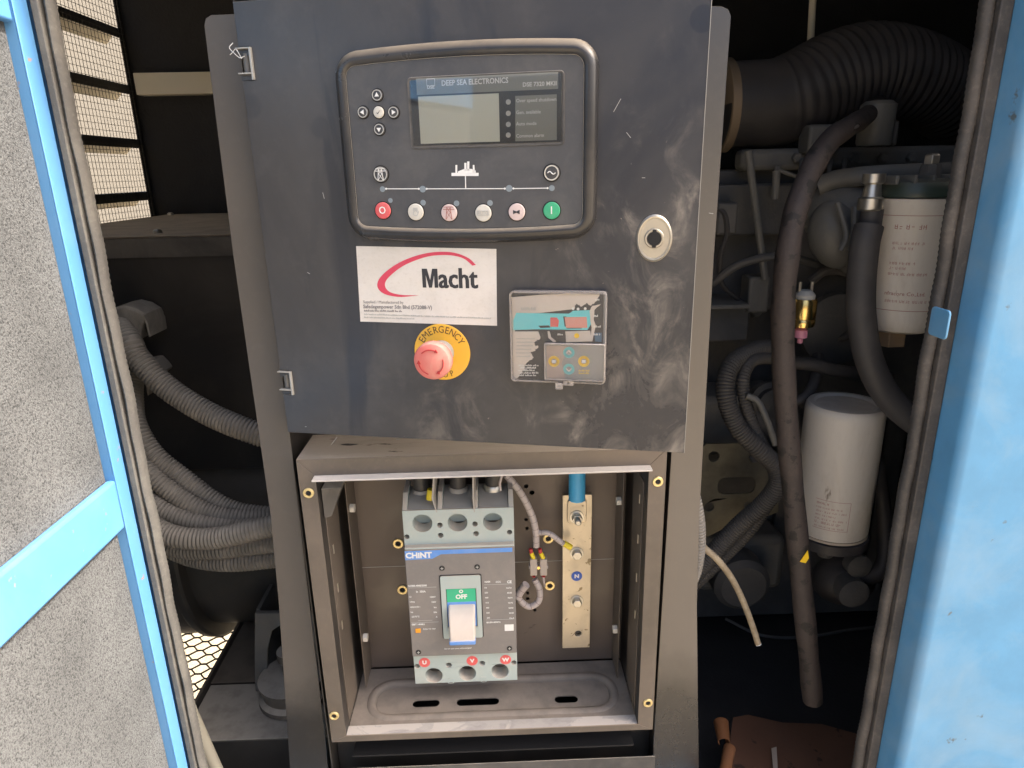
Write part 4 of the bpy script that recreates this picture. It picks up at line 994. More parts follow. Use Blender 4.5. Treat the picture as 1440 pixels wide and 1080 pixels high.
for k in range(4):
    x0_ = bxl + bw_ * (0, .315, .625, .97)[k]; wd = bw_ * .035
    MB().box(x0_ if k == 0 else x0_, x0_ + wd, TY + .0222, TY + .0447, zBt + .001, zc0).build('terminal_partition', BRK, br)
for k, (px_, py_) in enumerate(((634, 955.5), (680, 953.5))):
    x_, z_ = B(px_, py_, TY); MB().prism(rrect(.008, .008, .0004, 1, x_, z_ - .002), TY - .0004, TY - .0001, [rrect(.005, .006, .0003, 1, x_, z_ - .0035)]).build('barrier_slot', BRK, br)
# upper terminal block
up_top = B(645, 716, TY)[1]
upf = [(bxl, zc1 + .0002), (bxr, zc1 + .0002), (bxr, up_top), (bxl, up_top)]
uw = wells(((594, 736, .0124), (643.5, 735, .0124), (693, 734, .0124)), TY)
us = wells(((572, 755, .0034), (618.5, 738.5, .0036), (619.5, 753, .0036), (668, 737, .0036), (669.5, 750.5, .0036), (716.5, 748.5, .0034)), TY)
MB().prism(upf, TY, TY + .022, uw + us).build('upper_terminal_face', BRK, br, bevel=.0006)
for px_, py_ in ((594, 735), (643, 734), (693, 732)):
    x_, z_ = B(px_, py_, TY)
    MB().box(x_ - .0125, x_ + .0125, TY + .030, TY + .034, z_ - .015, z_ + .012).build('terminal_tongue', WELL, br)
# stepped shelf above the upper terminals (seen from above, dusty)
hs = .044
sh = MB().box(bxl + .001, bxr - .001, TY + .0225, TY + .052, up_top - .030, up_top - .002); sh.build('breaker_shoulder', BRK, br, bevel=.001)
for k in range(4):
    xa_ = bxl + bw_ * (0.0, .315, .635, .955)[k]; xb_ = xa_ + bw_ * .045
    o = MB(); o.loft([[(xa_, TY + .001, up_top), (xa_, TY + .052, up_top), (xa_, TY + .052, up_top + .018), (xa_, TY + .018, up_top + .016)],
                      [(xb_, TY + .001, up_top), (xb_, TY + .052, up_top), (xb_, TY + .052, up_top + .018), (xb_, TY + .018, up_top + .016)]])
    o.build('terminal_partition', BRK, br, bevel=.0006)
for k in range(3):
    xa_ = bxl + bw_ * (.047, .362, .682)[k]; xb_ = bxl + bw_ * (.313, .633, .953)[k]
    o = MB(); o.loft([[(xa_, TY + .001, up_top - .001), (xa_, TY + .050, up_top - .001), (xa_, TY + .050, up_top + .010), (xa_, TY + .020, up_top + .0085)],
                      [(xb_, TY + .001, up_top - .001), (xb_, TY + .050, up_top - .001), (xb_, TY + .050, up_top + .010), (xb_, TY + .020, up_top + .0085)]])
    o.build('terminal_cover', BARRIER, br, bevel=.0006)
# dark front cover with ridge
zr = B(645, 771, 0)[1]
MB().prism(rrect(bw_, zc1 + .014 - zc0, .0012, 2, bc, (zc1 + .014 + zc0) / 2), -.004, TY + .02).build('front_cover', BRKD, br, bevel=.0010)
MB().box(bxl + .0005, bxr - .0005, -.0036, TY + .018, zc1 + .0142, zc1 + .0172).build('cover_ridge', BRK, br, bevel=.0010)
CY = -.004
def Cq(px, py, y=CY): return FM.l(px, py, y)
zb_t, zb_b = zc1 + .0132, zc1 + .0072
bs = [(bxl + .0006, zb_t), (bxr - .003, zb_t), (bxr - .003, zb_b), (bxl + bw_ * .33, zb_b), (bxl + bw_ * .25, zb_b - .0060), (bxl + .0006, zb_b - .0068)]
MB().prism(bs, CY - .0004, CY - .0001).build('header_stripe', BRKB, br)
x_, z_ = bxl + bw_ * .128, (zb_t + zb_b - .0064) / 2 - .0004
MB().text('CHiNT', .0108, x_, z_, CY - .0007, sx=1.0, bold=.00045).build('brand_lettering', PRINTW, br)
def brt(t, px, py, s_, al='LEFT', sx=.95, bo=0.00004):
    x_, z_ = Cq(px, py, CY - .0002); return MB().text(t, s_, x_, z_, CY - .0002, al, sx=sx, bold=bo)
TX = MB()
def add_t(t, px, py, s_, al='LEFT', sx=.92, bo=.00004):
    x_, z_ = Cq(px, py, CY - .0002); TX.text(t, s_, x_, z_, CY - .0002, al, sx=sx, bold=bo)
add_t('NXMS-400S/3300', 574, 824.3, .0036, sx=.9, bo=.00012); add_t('In  350A', 585, 832.3, .0038, bo=.0001)
for l_, r_, yy_ in (('Ui', '1000V', 839.5), ('Uimp', '12kV', 846.5), ('400/415V~', 'Icu', 854), ('Ics', '50k', 861), ('-25/70°C', 'A', 867.5)):
    k_ = (yy_ - 839) * .09
    add_t(l_, 575.5 + k_, yy_, .0032); add_t(r_, 612.5 + k_, yy_, .0032, 'RIGHT')
add_t('GB/T 14048.2', 579, 878.5, .0032, bo=.0001); add_t('PUSH TO TRIP', 595, 885, .0028)
add_t('CE', 713, 818.5, .0052, bo=.0002); add_t('CCC', 697, 818.5, .0034, bo=.0001); add_t('NXM', 681.5, 818.5, .0034, bo=.0001)
for k, (l_, r_) in enumerate((('Ue', 'Icu/Ics'), ('230', '85/85'), ('400', '70/70'), ('415', '70/70'), ('440', '50/50'), ('500', '50/35'), ('690', 'Cat.A'))):
    yy_ = 826.5 + k * 7.1; k_ = k * .6
    add_t(l_, 681 + k_, yy_, .0030); add_t(r_, 719.5 + k_, yy_, .0030, 'RIGHT')
add_t('IEC/EN 60947-2', 684, 875.5, .0030, bo=.0001); add_t('Do not open cover while energised', 625, 912.5, .0026, sx=.95)
TX.build('rating_print', PRINTW, br)
for a_, b_ in (((574, 826.8), (613.5, 825.3)), ((578.5, 875.8), (617, 874.8)), ((681, 822.3), (720.5, 820.3)), ((683.5, 871.8), (722.5, 870.3)), ((588, 872.8), (608, 872.3))):
    p_, q_ = Cq(*a_), Cq(*b_)
    MB().box(p_[0], q_[0], CY - .0003, CY, p_[1] - .00018, p_[1] + .00018).build('rule_line', PRINTG, br, smooth=0)
x_, z_ = Cq(588, 886.5); MB().prism(rrect(.0068, .0062, .0008, 3, x_, z_), CY - .0012, CY + .0001).build('trip_button', ORANGE, br, bevel=.0004)
x_, z_ = Cq(716, 882.5); MB().prism(rrect(.0118, .0098, .0003, 1, x_, z_), CY - .0003, CY).build('white_patch', PRINTW, br)
def bscrew(px, py, r=.0036):
    x_, z_ = Cq(px, py); a = MB().lathe([(r, -.001), (r, .0004), (r * .8, .0008), (0, .0009)], (x_, CY, z_), (0, -1, 0), 20).build('cover_screw', mat('screw', (.03, .03, .03), .4, .3), br)
    MB().prism(rrect(r * 1.1, r * .22, .0001, 1, x_, z_), CY - .0011, CY - .0009).prism(rrect(r * .22, r * 1.1, .0001, 1, x_, z_), CY - .00112, CY - .0009).build('screw_slot', PRINTG, a)
for p_ in ((621.5, 799), (671, 797), (588.5, 917), (716.5, 911.5)): bscrew(*p_)
# toggle surround and handle
sxa, sxb = (Cq(619, 810)[0] + Cq(624, 898)[0]) / 2, (Cq(675, 808)[0] + Cq(679.5, 896)[0]) / 2
sza, szb = Cq(648, 808.5)[1], Cq(650, 896)[1]
tcx, tcz, tw, thh = (sxa + sxb) / 2, (sza + szb) / 2, sxb - sxa, sza - szb
wx0, wx1 = (Cq(627.5, 828)[0]), Cq(669, 826)[0]
wz1, wz0 = Cq(648, 827)[1], Cq(650, 880)[1]
MB().prism(rrect(tw + .0024, thh + .0018, .0024, 4, tcx, tcz), CY - .0006, CY - .0001, [rrect(wx1 - wx0, wz1 - wz0, .0005, 1, (wx0 + wx1) / 2, (wz0 + wz1) / 2)]).build('surround_shadow_gap', HOLEK, br)
ht = MB()
win = rrect(wx1 - wx0, wz1 - wz0, .0006, 4, (wx0 + wx1) / 2, (wz0 + wz1) / 2)
win2 = rrect(wx1 - wx0 + .006, wz1 - wz0 + .006, .0012, 4, (wx0 + wx1) / 2, (wz0 + wz1) / 2)
ht.prism(rrect(tw, thh, .0022, 4, tcx, tcz), CY - .0022, CY - .0007, [rrect(wx1 - wx0 + .001, wz1 - wz0 + .001, .0006, 4, (wx0 + wx1) / 2, (wz0 + wz1) / 2)])
ht.build('toggle_surround', BRK, br, bevel=.0008)
zg = Cq(648, 845.5)[1]
MB().box(wx0 + .0003, wx1 - .0003, CY - .0012, CY - .0010, zg, wz1 - .0003).build('off_window', GREENP, br)
MB().box(wx0 + .0003, wx1 - .0003, CY - .0012, CY - .0010, wz0 + .0003, zg).build('toggle_slide', BRKB, br)
x_, z_ = (wx0 + wx1) / 2, Cq(648, 838.5)[1]
MB().text('OFF', .0088, x_, z_, CY - .0014, bold=.00035, sx=.95).text('O', .0066, x_, Cq(648, 831)[1], CY - .0014, bold=.0003).build('off_lettering', PRINTW, br)
# the handle: wide tapering lever that leans down and forward
hy1 = Cq(650, 858, CY - .010)
hw = (wx1 - wx0) * .93
z_t = Cq(650, 860, CY - .008)[1]; z_b = Cq(650, 904, CY - .020)[1]
sec = []
for (z_, y_, w2, th2) in ((z_t + .006, CY - .001, hw, .004), (z_t + .001, CY - .010, hw, .006), (z_t - .006, CY - .017, hw * .99, .009), (z_b + .010, CY - .022, hw * .97, .011), (z_b + .002, CY - .0225, hw * .96, .010), (z_b, CY - .021, hw * .93, .008)):
    sec.append([(a_ + x_, y_ + (0 if b_ < 0 else th2) , z_ ) for a_, b_ in [(-w2 / 2 + .0015, -1), (w2 / 2 - .0015, -1), (w2 / 2, 1), (-w2 / 2, 1)]])
hd = MB().loft(sec).build('toggle_handle', HANDLED, br, bevel=.0012, smooth=50)
MB().box(x_ - hw * .482, x_ + hw * .482, CY - .0236, CY - .0120, z_b - .0012, z_b + .0052).build('handle_tip', BRKB, hd, bevel=.0014)
# red phase dots
for (px_, py_, ch) in ((597, 931.5, 'U'), (664, 929, 'V'), (711, 927.5, 'W')):
    x_, z_ = FM.l(px_, py_, TY); d_ = MB().cyl((x_, TY - .0001, z_), .0075, .0003, seg=28).build('phase_dot', REDP, br)
    MB().text(ch, .0075, x_, z_, TY - .0006, bold=.0004, sx=1.1).build('phase_letter', PRINTW, d_)

# cables into the breaker (three black cores), separate things
def cable(name, label, cat, pts_, r, m, group=None, seg=12, parts=None, rf=None, step=None):
    O = Vector(pts_[-1]); o = MB().tube([Vector(p) - O for p in pts_], r, seg, step=step, rf=rf).build(name, m, smooth=50)
    o.location = O; return tag(o, label, cat, group)
zt2 = FB.O.z + iz1
for k, (px_, lab) in enumerate(((594, 'left'), (645, 'middle'), (694, 'right'))):
    q = at(px_, 700 - k * 3, BY + TY + .036); t0 = Vector((q.x - .004 * (1 - k), q.y + .004, zt2 + .003))
    nm = ('black power cable entering the left top terminal of the breaker, beside a yellow sleeve', 'black power cable entering the middle top terminal of the breaker', 'black power cable entering the right top terminal of the breaker')[k]
    root = thing('power_cable', nm, 'cable', (q.x, q.y, q.z - .004), 'power cables above the breaker')
    MB().tube([t0 + Vector((0, 0, 0)), (t0 + q) / 2, q + Vector((0, 0, .012))], .0105, 16).build('cable_core', CABLEK, root, world=True)
    MB().lathe([(.0118, 0), (.0128, .004), (.0128, .013), (.0112, .016)], (q.x, q.y, q.z - .002), (0, 0, 1), 20).build('crimp_lug', BARRIER if k < 2 else ZINC, root, world=True)
    if k == 0: MB().tube([at(606, 688, BY + TY + .012), at(604, 702, BY + TY + .012)], .0044, 10).build('yellow_sleeve', YSLEEVE, root, world=True)
# phase barriers
for k, px_ in enumerate((617, 668)):
    q = at(px_, 730, BY + TY + .001); q2 = at(px_ - 2 + k * 2, 672, BY + TY)
    root_ = MB()
    x0 = q.x; xs = (.006, .001)[k]
    root_.loft([[(x0 - .0006, q.y, q.z), (x0 + .0006, q.y, q.z), (x0 + .0006, q.y + .03, q.z + .004), (x0 - .0006, q.y + .03, q.z + .004)],
                [(x0 - xs - .001, q.y - .003, q.z + .030), (x0 - xs + .001, q.y - .003, q.z + .030), (x0 - xs + .003, q.y + .03, q.z + .030), (x0 - xs + .001, q.y + .03, q.z + .030)],
                [(x0 + .001 - .001, q.y - .002, zt2 + .002), (x0 + .001 + .001, q.y - .002, zt2 + .002), (x0 + .003, q.y + .03, zt2 + .002), (x0 + .001, q.y + .03, zt2 + .002)]])
    o = root_.build('phase_barrier', BARRIER, smooth=60); tag(o, ('bent grey phase barrier sheet between left and middle breaker terminals', 'straight grey phase barrier sheet between middle and right breaker terminals')[k], 'phase barrier', 'phase barriers on the breaker')

# ------------------------------------------------------------------ neutral bar
NY = FB.O.y + BD - .022
FN = Frame((at(811, 910, NY).x, NY, at(811, 910, NY).z))
nb = thing('neutral_bar', 'dull tinned copper neutral bar with bolts and blue N dot, right of the breaker', 'busbar', FN)
def NQ(px, py, y=0.0): return FN.l(px, py, y)
nx0 = (NQ(790, 697)[0] + NQ(792, 910)[0]) / 2; nx1 = (NQ(831, 697)[0] + NQ(831, 910)[0]) / 2; nz0, nz1 = NQ(811, 911)[1], NQ(811, 696)[1]
hq = NQ(813, 891)
MB().prism([(nx0, nz0), (nx1, nz0), (nx1, nz1), (nx0, nz1)], 0, .005, [circ(.0048, 16, *hq)]).build('bar', TINNED, nb, bevel=.0006)
lugx, lugz = NQ(811, 722)
MB().prism(rrect(.0255, .034, .004, 4, lugx, lugz + .004), -.0030, -.0002).build('cable_lug', TINNED, nb, bevel=.0008)
def bolt(px, py, r, y, stud=False, par=nb):
    x_, z_ = NQ(px, py, y); a = MB().cyl((x_, y, z_), r * 1.35, .0012, seg=24, ch=.0003).build('washer', ZINC, par)
    MB().lathe([(r * .92, 0), (r, .0006), (r, .0055), (r * .88, .0066)], (x_, y - .0012, z_), (0, -1, 0), 6).build('bolt_head', ZINC, a, bevel=.0003)
    if stud: MB().lathe([(r * .55, .005)] + [(r * (.58 if i % 2 else .50), .006 + i * .0008) for i in range(12)] + [(r * .4, .0162)], (x_, y - .0012, z_), (0, -1, 0), 16).build('stud', ZINC, a)
bolt(811, 727, .0072, -.003, True); bolt(811, 778, .0070, -.0001); bolt(811, 845, .0068, -.0001)
x_, z_ = NQ(811, 810)
dt = MB().cyl((x_, -.0002, z_), .0075, .0004, seg=32).build('blue_dot', BLUEDOT, nb); MB().text('N', .0078, x_, z_, -.0009, bold=.0004, sx=1.1).build('dot_letter', PRINTW, dt)
bq = NQ(811, 701, -.008)
bt_ = at(811, 661, NY - .006)
cable('neutral_cable', 'short bright blue sleeved lug entering the top of the neutral bar', 'cable', [(bq[0] + FN.O.x, NY - .010, zt2 + .004), (bq[0] + FN.O.x, NY - .010, zt2 - .02), (bq[0] + FN.O.x, NY - .0105, bq[1] + FN.O.z)], .0112, BLUEBOOT, seg=10)
# insulating standoffs behind the bar
for zz in (.03, nz1 - .03): MB().cyl(((nx0 + nx1) / 2, .0052, zz), .011, .0165, (0, 1, 0), 16).build('standoff', CABLEK, nb)

# ------------------------------------------------------------------ small wiring
WY = NY - .004
def wp(L, Y=None): return [at(a, b, (Y if len(q) == 2 else q[2])) for q in L for a, b in [(q[0], q[1])]]
def spiral(name, label, pts_, r, m, group, pitch_=.006):
    root = thing(name, label, 'wire bundle', pts_[-1], group)
    MB().tube(pts_, r, 12).build('sheath', m, root, world=True)
    P_ = resample(catmull(pts_, 8), .0015); o = MB()
    for i in range(3, len(P_) - 2, 7):
        t = (P_[i + 1] - P_[i - 1]).normalized(); o.tube([P_[i] - t * .0003, P_[i] + t * .0003], r * 1.03, 12, smooth=0)
    o.build('spiral_gap', mat('wrap_shade', (.20, .15, .14), .7), root, world=True); return root
spiral('wire_bundle', 'pinkish grey wrapped wires dropping from the box top to the small connectors', wp([(712, 668, WY - .01), (730, 690, WY - .01), (746, 720, WY - .008), (753, 745, WY - .008), (754, 768, WY - .004)]), .0046, WIREG, 'control wires beside the breaker')
spiral('wire_bundle', 'short wrapped wire from the bundle to the second neutral bar bolt', wp([(758, 749, WY - .008), (772, 750, WY - .012), (786, 760, WY - .012), (794, 766, WY - .010)]), .0037, WIREG, 'control wires beside the breaker')
spiral('wire_bundle', 'wrapped wire looping from the left connector back to the breaker side', wp([(752, 815, WY - .004), (759, 830, WY - .006), (757, 846, WY - .008), (744, 853, WY - .008), (732, 845, WY - .008), (728, 834, WY - .008)]), .0044, WIREG, 'control wires beside the breaker')
spiral('wire_bundle', 'stub of wrapped wire with red edge at the right side of the breaker', wp([(727, 840, WY - .012), (733, 830, WY - .012), (740, 822, WY - .014)]), .0056, WIREG, 'control wires beside the breaker')
ys = wp([(793, 764, WY - .011), (803, 770, WY - .011)])
cable('ring_terminal', 'yellow sleeved wire end at the second bolt of the neutral bar', 'wire terminal', ys, .0042, YSLEEVE)
FW = Frame(at(757, 795, WY))
tbk = thing('terminal_connector', 'two way white terminal connector with red and yellow sleeved wires, left of neutral bar', 'connector', FW)
for k, px_ in enumerate((750, 764)):
    x_, z_ = FW.l(px_, 795); MB().box(x_ - .0048, x_ + .0048, -.006, .006, z_ - .0125, z_ + .0125).build('connector_block', mat('milky_plastic', (.42, .36, .31), .5), tbk, bevel=.0008)
    MB().box(x_ - .0062, x_ + .0062, -.0045, .004, z_ - .003, z_ + .002).build('connector_shoulder', WIREG, tbk, bevel=.0005)
    xa, za_ = FW.l(px_ + (-3 if k == 0 else -4), 776); xb, zb_ = FW.l(px_, 784)
    MB().tube([(xa, -.002, za_), (xb, -.002, zb_)], .0030, 10).build('yellow_sleeve', YSLEEVE, tbk)
    MB().tube([(xa - .001, -.0024, za_ + .006), (xa, -.002, za_)], .0026, 10).build('red_wire', WIRER, tbk)
    xc, zc_ = FW.l(px_, 809); MB().tube([(xb, -.001, zb_ - .028), (xc, -.001, zc_ - .001)], .0028, 10).build('red_wire', WIRER, tbk)
MB().cyl((FW.l(757, 796)[0], -.001, FW.l(757, 796)[1]), .0022, .004, seg=12).build('connector_screw', BRASS, tbk)
cable('thin_wire', 'thin grey wire dropping from the right connector to the lower insert', 'wire', wp([(764, 811, WY), (765, 818, WY), (766, 824, WY + .006)]), .0016, WIREG)
cable('thin_wire', 'thin pale wire hanging beside the right breaker terminal', 'wire', [at(706, 668, WY - .03), at(703, 680, WY - .032), at(704, 690, WY - .034)], .0016, WIREG)

# ------------------------------------------------------------------ alternator, box, base on the left
ALT_Y, ALT_Z, ALT_R = 0.50, 0.0, 0.25
dn37 = math.atan2(-ray(330, 893).z, ray(330, 893).y)
ALT_Z = CAM.z + (ALT_R - (ALT_Y - CAM.y) * math.sin(dn37)) / math.cos(dn37)
al = thing('alternator', 'dark alternator drum with rimmed left end, behind the cabinet at lower left', 'alternator', (-0.2, ALT_Y, ALT_Z - ALT_R))
xe = at(262, 880, ALT_Y - .05).x + .035
ax = MB().lathe([(.14, -.05), (.19, -.035), (.225, -.012), (.235, 0), (ALT_R - .010, .002), (ALT_R - .006, .010), (ALT_R - .006, .058), (ALT_R, .060), (ALT_R + .002, .064), (ALT_R + .002, .074), (ALT_R - .002, .078), (ALT_R - .022, .080), (ALT_R - .022, .72)], (xe, ALT_Y, ALT_Z), (1, 0, 0), 72)
ax.build('drum', mat('glossy_black_drum', (.03, .029, .028), .3, dust=.3, dscale=6, up=.6, dcol=(.2, .18, .15)), al, world=True, smooth=30)
# terminal box
TBY = 0.30
tz = at(230, 334, TBY).z; tzb = at(230, 663, TBY).z
tbx = thing('terminal_box', 'large dust topped black terminal box above the alternator, left of the cabinet', 'terminal box', (-0.4, TBY + .2, tzb))
MB().box(XL + .06, 0.1, TBY, YB - .06, tzb, tz - .001).build('box_body', BLACKIN, tbx, world=True, bevel=.003)
MB().box(XL + .055, 0.1, TBY - .004, YB - .055, tz, tz + .003).build('lid', mat('brown_dusty_lid', (.06, .05, .04), .6, dust=.4, up=1.0, dscale=7, dcol=(.50, .42, .32)), tbx, world=True, bevel=.001)
MB().box(XL + .055, 0.1, TBY - .004, TBY - .002, tz - .028, tz - .0005).build('lid_edge', BLACKP, tbx, world=True)
for px_, py_ in ((222, 328), (240, 302.5)):
    q = atz(px_, py_, tz + .003); MB().lathe([(.007, 0), (.007, .004), (.004, .006)], (q.x, q.y, q.z), (0, 0, 1), 6).build('lid_bolt', ZINC, tbx, world=True)
# lower plate between box and drum
MB().box(XL + .1, .1, TBY + .03, TBY + .035, ALT_Z + .05, tzb - .001).build('lower_shroud', ENGINE, tbx, world=True)
# base frame : dusty top rail with dark side
zb_top = 0.0
bt0 = at(340, 1040, 0.10)
zbt = bt0.z
bf = thing('base_frame', 'dust covered black steel skid rail under the alternator', 'base frame', (-0.1, .3, zbt - .08))
xe0 = atz(272, 1008, zbt); xe1 = atz(332, 893, zbt)
print('base z', zbt, 'edge', xe0, xe1, 'alt z', ALT_Z, 'angle', xe)
yback = atz(330, 962, zbt).y
MB().box(xe0.x, 0.2, 0.10, yback, zbt - .004, zbt).build('rail_top', DUSTY, bf, world=True, bevel=.001)
MB().box(xe0.x - .02, 0.2, 0.102, .106, zbt - .07, zbt - .0045).build('rail_web', BLACKIN, bf, world=True)
MB().box(xe0.x - .02, 0.2, .085, yback, zbt - .078, zbt - .072).build('rail_flange', DUSTY, bf, world=True)
MB().box(xe0.x - .006, xe0.x - .001, .10, YB - .01, zbt - .07, zbt + .012).build('end_web', BLACKIN, bf, world=True)
MB().box(xe0.x - .0005, 0.2, yback + .001, YB - .01, ZFLR, zbt + .002).build('cross_member', BLACKIN, bf, world=True)
# mounting foot with arch and rubber mount
mx = at(385, 940, .17)
ft = thing('engine_mount', 'dusty arched alternator foot on a round rubber mount', 'engine mount', (mx.x + .02, .2, zbt))
FF = Frame((mx.x + .02, .17, zbt))
p_ = [FF.l(349, 880), FF.l(349, 975), FF.l(352, 1003), FF.l(440, 1003), FF.l(440, 878)]
arch = [FF.l(367, 975), FF.l(368, 930), FF.l(374, 905), FF.l(388, 896), FF.l(400, 896), FF.l(425, 903), FF.l(428, 975)]
MB().prism(p_, 0, .008, [arch]).build('arched_foot', CASTG, ft, bevel=.001)
MB().box(FF.l(349, 880)[0], FF.l(349, 880)[0] + .006, .008, .10, FF.l(349, 990)[1], FF.l(349, 878)[1]).build('foot_rib', CASTG, ft)
rc = FF.I @ atz(400, 1000, zbt)
MB().lathe([(.050, 0), (.054, .004), (.054, .012), (.047, .018), (.047, .030), (.052, .034), (.052, .042), (.03, .046), (.012, .047), (.012, .075), (.018, .076), (.018, .09)], (rc.x + .008, rc.y, .0005), (0, 0, 1), 40).build('rubber_mount', DUSTY, ft)

cable('pale_hose', 'pale hose slanting down beside the left seal', 'hose', [at(246, 930, .0), at(262, 985, .0), at(283, 1035, .0), at(312, 1100, .0), at(345, 1170, .0)], .0085, PALEHOSE)
# hooded cable entry and second entry
HP = at(190, 455, .27)
hd_ = thing('cable_entry_hood', 'grey plastic hooded cable gland on the terminal box face', 'cable gland', (HP.x, .3, HP.z - .03))
FH = Frame((HP.x, .24, HP.z))
pp = [FH.l(150, 442), FH.l(160, 433), FH.l(174, 430), FH.l(190, 434), FH.l(203, 442), FH.l(208, 452), FH.l(200, 457), FH.l(196, 472), FH.l(190, 482), FH.l(186, 470), FH.l(178, 459), FH.l(165, 454), FH.l(150, 452)]
MB().prism(pp, 0, .055).xf(FH.M).build('hood', CORR, hd_, world=True, bevel=.004)
MB().prism([FH.l(203, 442), FH.l(210, 455), FH.l(213, 473), FH.l(210.5, 473), FH.l(206.5, 456)], -.004, .05).xf(FH.M).build('hood_lip', CORR, hd_, world=True, bevel=.001)
pp = [FH.l(168, 528), FH.l(190, 515), FH.l(205, 512), FH.l(214, 521), FH.l(221, 530), FH.l(214, 535), FH.l(206, 552), FH.l(202, 562), FH.l(198, 540), FH.l(180, 540)]
MB().prism(pp, 0.01, .055).xf(FH.M).build('lower_hood', CORR, hd_, world=True, bevel=.003)

# corrugated conduits on the left
def conduit(label, pts_, r, m=CORR, group='corrugated conduits left of the cabinet', pitch_=.0052):
    P_ = pts_; O = Vector(P_[-1]); st_ = pitch_ / 3
    def rf(i, t): return r * (1.0, 1.0, .86)[i % 3]
    o = MB().tube([Vector(p) - O for p in P_], r, 16, step=st_, rf=rf).build('corrugated_conduit', m, smooth=70); o.location = O
    return tag(o, label, 'conduit', group)
def cp(L): return [at(a, b, c) for a, b, c in L]
conduit('topmost conduit, sagging from the hooded gland to the cabinet side', cp([(160, 480, .25), (168, 462, .22), (182, 480, .19), (195, 505, .18), (235, 545, .17), (290, 580, .16), (340, 602, .15), (400, 622, .15)]), .0165)
conduit('short conduit curl at the hooded gland beside the left seal', cp([(150, 520, .26), (156, 492, .235), (163, 466, .235), (178, 462, .26)]), .0135)
conduit('second conduit, dropping from the lower gland then bending right', cp([(188, 528, .25), (187, 560, .22), (192, 598, .19), (218, 640, .175), (260, 674, .170), (300, 704, .165), (340, 721, .165), (400, 727, .17)]), .0142)
conduit('third conduit, passing under the long bent one', cp([(168, 580, .23), (188, 632, .18), (215, 669, .155), (258, 703, .145), (300, 723, .145), (350, 730, .150), (400, 729, .165)]), .0138)
conduit('fourth conduit, left end hidden by the seal, right end flat', cp([(172, 630, .22), (196, 684, .165), (225, 713, .14), (270, 733, .13), (320, 741, .135), (360, 741, .14), (400, 738, .15)]), .0135)
conduit('pale fifth conduit lying over the others, curving up at its right end', cp([(180, 690, .15), (208, 735, .115), (250, 755, .10), (300, 757, .10), (350, 747, .10), (400, 735, .105)]), .0150)
conduit('sixth conduit, partly covered, just under the pale one', cp([(200, 738, .17), (245, 770, .15), (300, 774, .14), (350, 768, .14), (400, 763, .14)]), .0135)
conduit('lowest conduit of the bundle', cp([(195, 735, .21), (225, 763, .18), (270, 784, .165), (325, 791, .155), (400, 784, .155)]), .0138)
conduit('conduit seen between third and lowest ones', cp([(170, 650, .25), (205, 705, .22), (250, 745, .20), (310, 755, .195), (400, 752, .20)]), .0140)
cs = at(400, 617, .12)

# ------------------------------------------------------------------ right side: engine bay
eng = thing('diesel_engine', 'dark dusty diesel engine filling the bay right of the cabinet', 'engine', (.6, .5, ZFLR))
def eb(name, a, b, Y0, Y1_, m=ENGINE, bv=.004):
    p, q = at(*a, Y0), at(*b, Y0)
    return MB().box(min(p.x, q.x), max(p.x, q.x), Y0, Y1_, min(p.z, q.z), max(p.z, q.z)).build(name, m, eng, world=True, bevel=bv)
eb('engine_block', (990, 430), (1500, 850), .44, .80)
eb('cylinder_head', (985, 240), (1500, 425), .40, .80)
eb('rail_pipe', (1045, 210), (1420, 232), .36, .40, CASTG, .008)
eb('side_casting', (985, 432), (1052, 480), .33, .44, ENGINE)
eb('ledge', (985, 430), (1054, 434), .30, .44, CASTG, .001)
eb('valve_cover', (1010, 260), (1120, 330), .36, .42)
eb('lower_casting', (985, 560), (1100, 640), .34, .44, CASTG, .012)
eb('starter_body', (985, 760), (1100, 830), .36, .44, CASTG, .015)
eb('sump', (985, 855), (1500, 960), .50, .80)
for a_, b_ in (((1052, 212), (1076, 392)), ((1092, 240), (1090, 280))):
    MB().tube([at(*a_, .31), at(*b_, .31)], .0055, 10).build('dip_rod', CASTG, eng, world=True)
MB().tube([at(1120, 248, .33), at(1097, 240, .33), at(1092, 236, .33), at(1091, 280, .33)], .003, 8).build('steel_line', CASTG, eng, world=True)
MB().tube([at(1000, 292, .33), at(1018, 300, .32), at(1022, 330, .32), at(1013, 360, .32), at(1016, 400, .33), at(1050, 430, .34)], .004, 8).build('wire_loom', HOSER, eng, world=True)
eb('relay_block', (1010, 285), (1036, 330), .32, .36, ENGINE)
eb('bracket', (1055, 390), (1080, 440), .32, .36, CASTG)
# bulbous grey fuel pump casting near the filter
pc = at(1182, 300, .24)
def blob(c, rx, ry, rz, name, m, n=24, rot=0):
    o = MB().lathe([(math.sin(R(t)) , -math.cos(R(t))) for t in range(0, 181, 12)], (0, 0, 0), (0, 0, 1), n)
    o.xf(Matrix.Translation(c) @ Matrix.Rotation(R(rot), 4, 'Y') @ Matrix.Diagonal((rx, ry, rz, 1))); return o.build(name, m, eng, world=True, smooth=80)
blob(pc, .052, .05, .045, 'fuel_pump', CASTG); blob(at(1175, 330, .21), .036, .03, .048, 'fuel_pump_bowl', CASTG, rot=-20); blob(at(1205, 340, .22), .03, .03, .045, 'fuel_pump_bowl', ENGINE, rot=15)
MB().tube([at(1150, 262, .23), at(1180, 252, .22), at(1240, 246, .20), at(1380, 240, .2)], .013, 14).build('cast_arm', CASTG, eng, world=True)
for k in range(2): MB().tube([at(1178 + k * 24, 285 + k * 6, .175), at(1190 + k * 10, 330, .165), at(1182 + k * 14, 352, .165)], .004, 8).build('cast_rib', CASTG, eng, world=True)
MB().tube([at(1105, 510, .24), at(1140, 512, .22), at(1180, 522, .22), at(1250, 530, .25)], .010, 12).build('coolant_pipe', HOSER, eng, world=True)
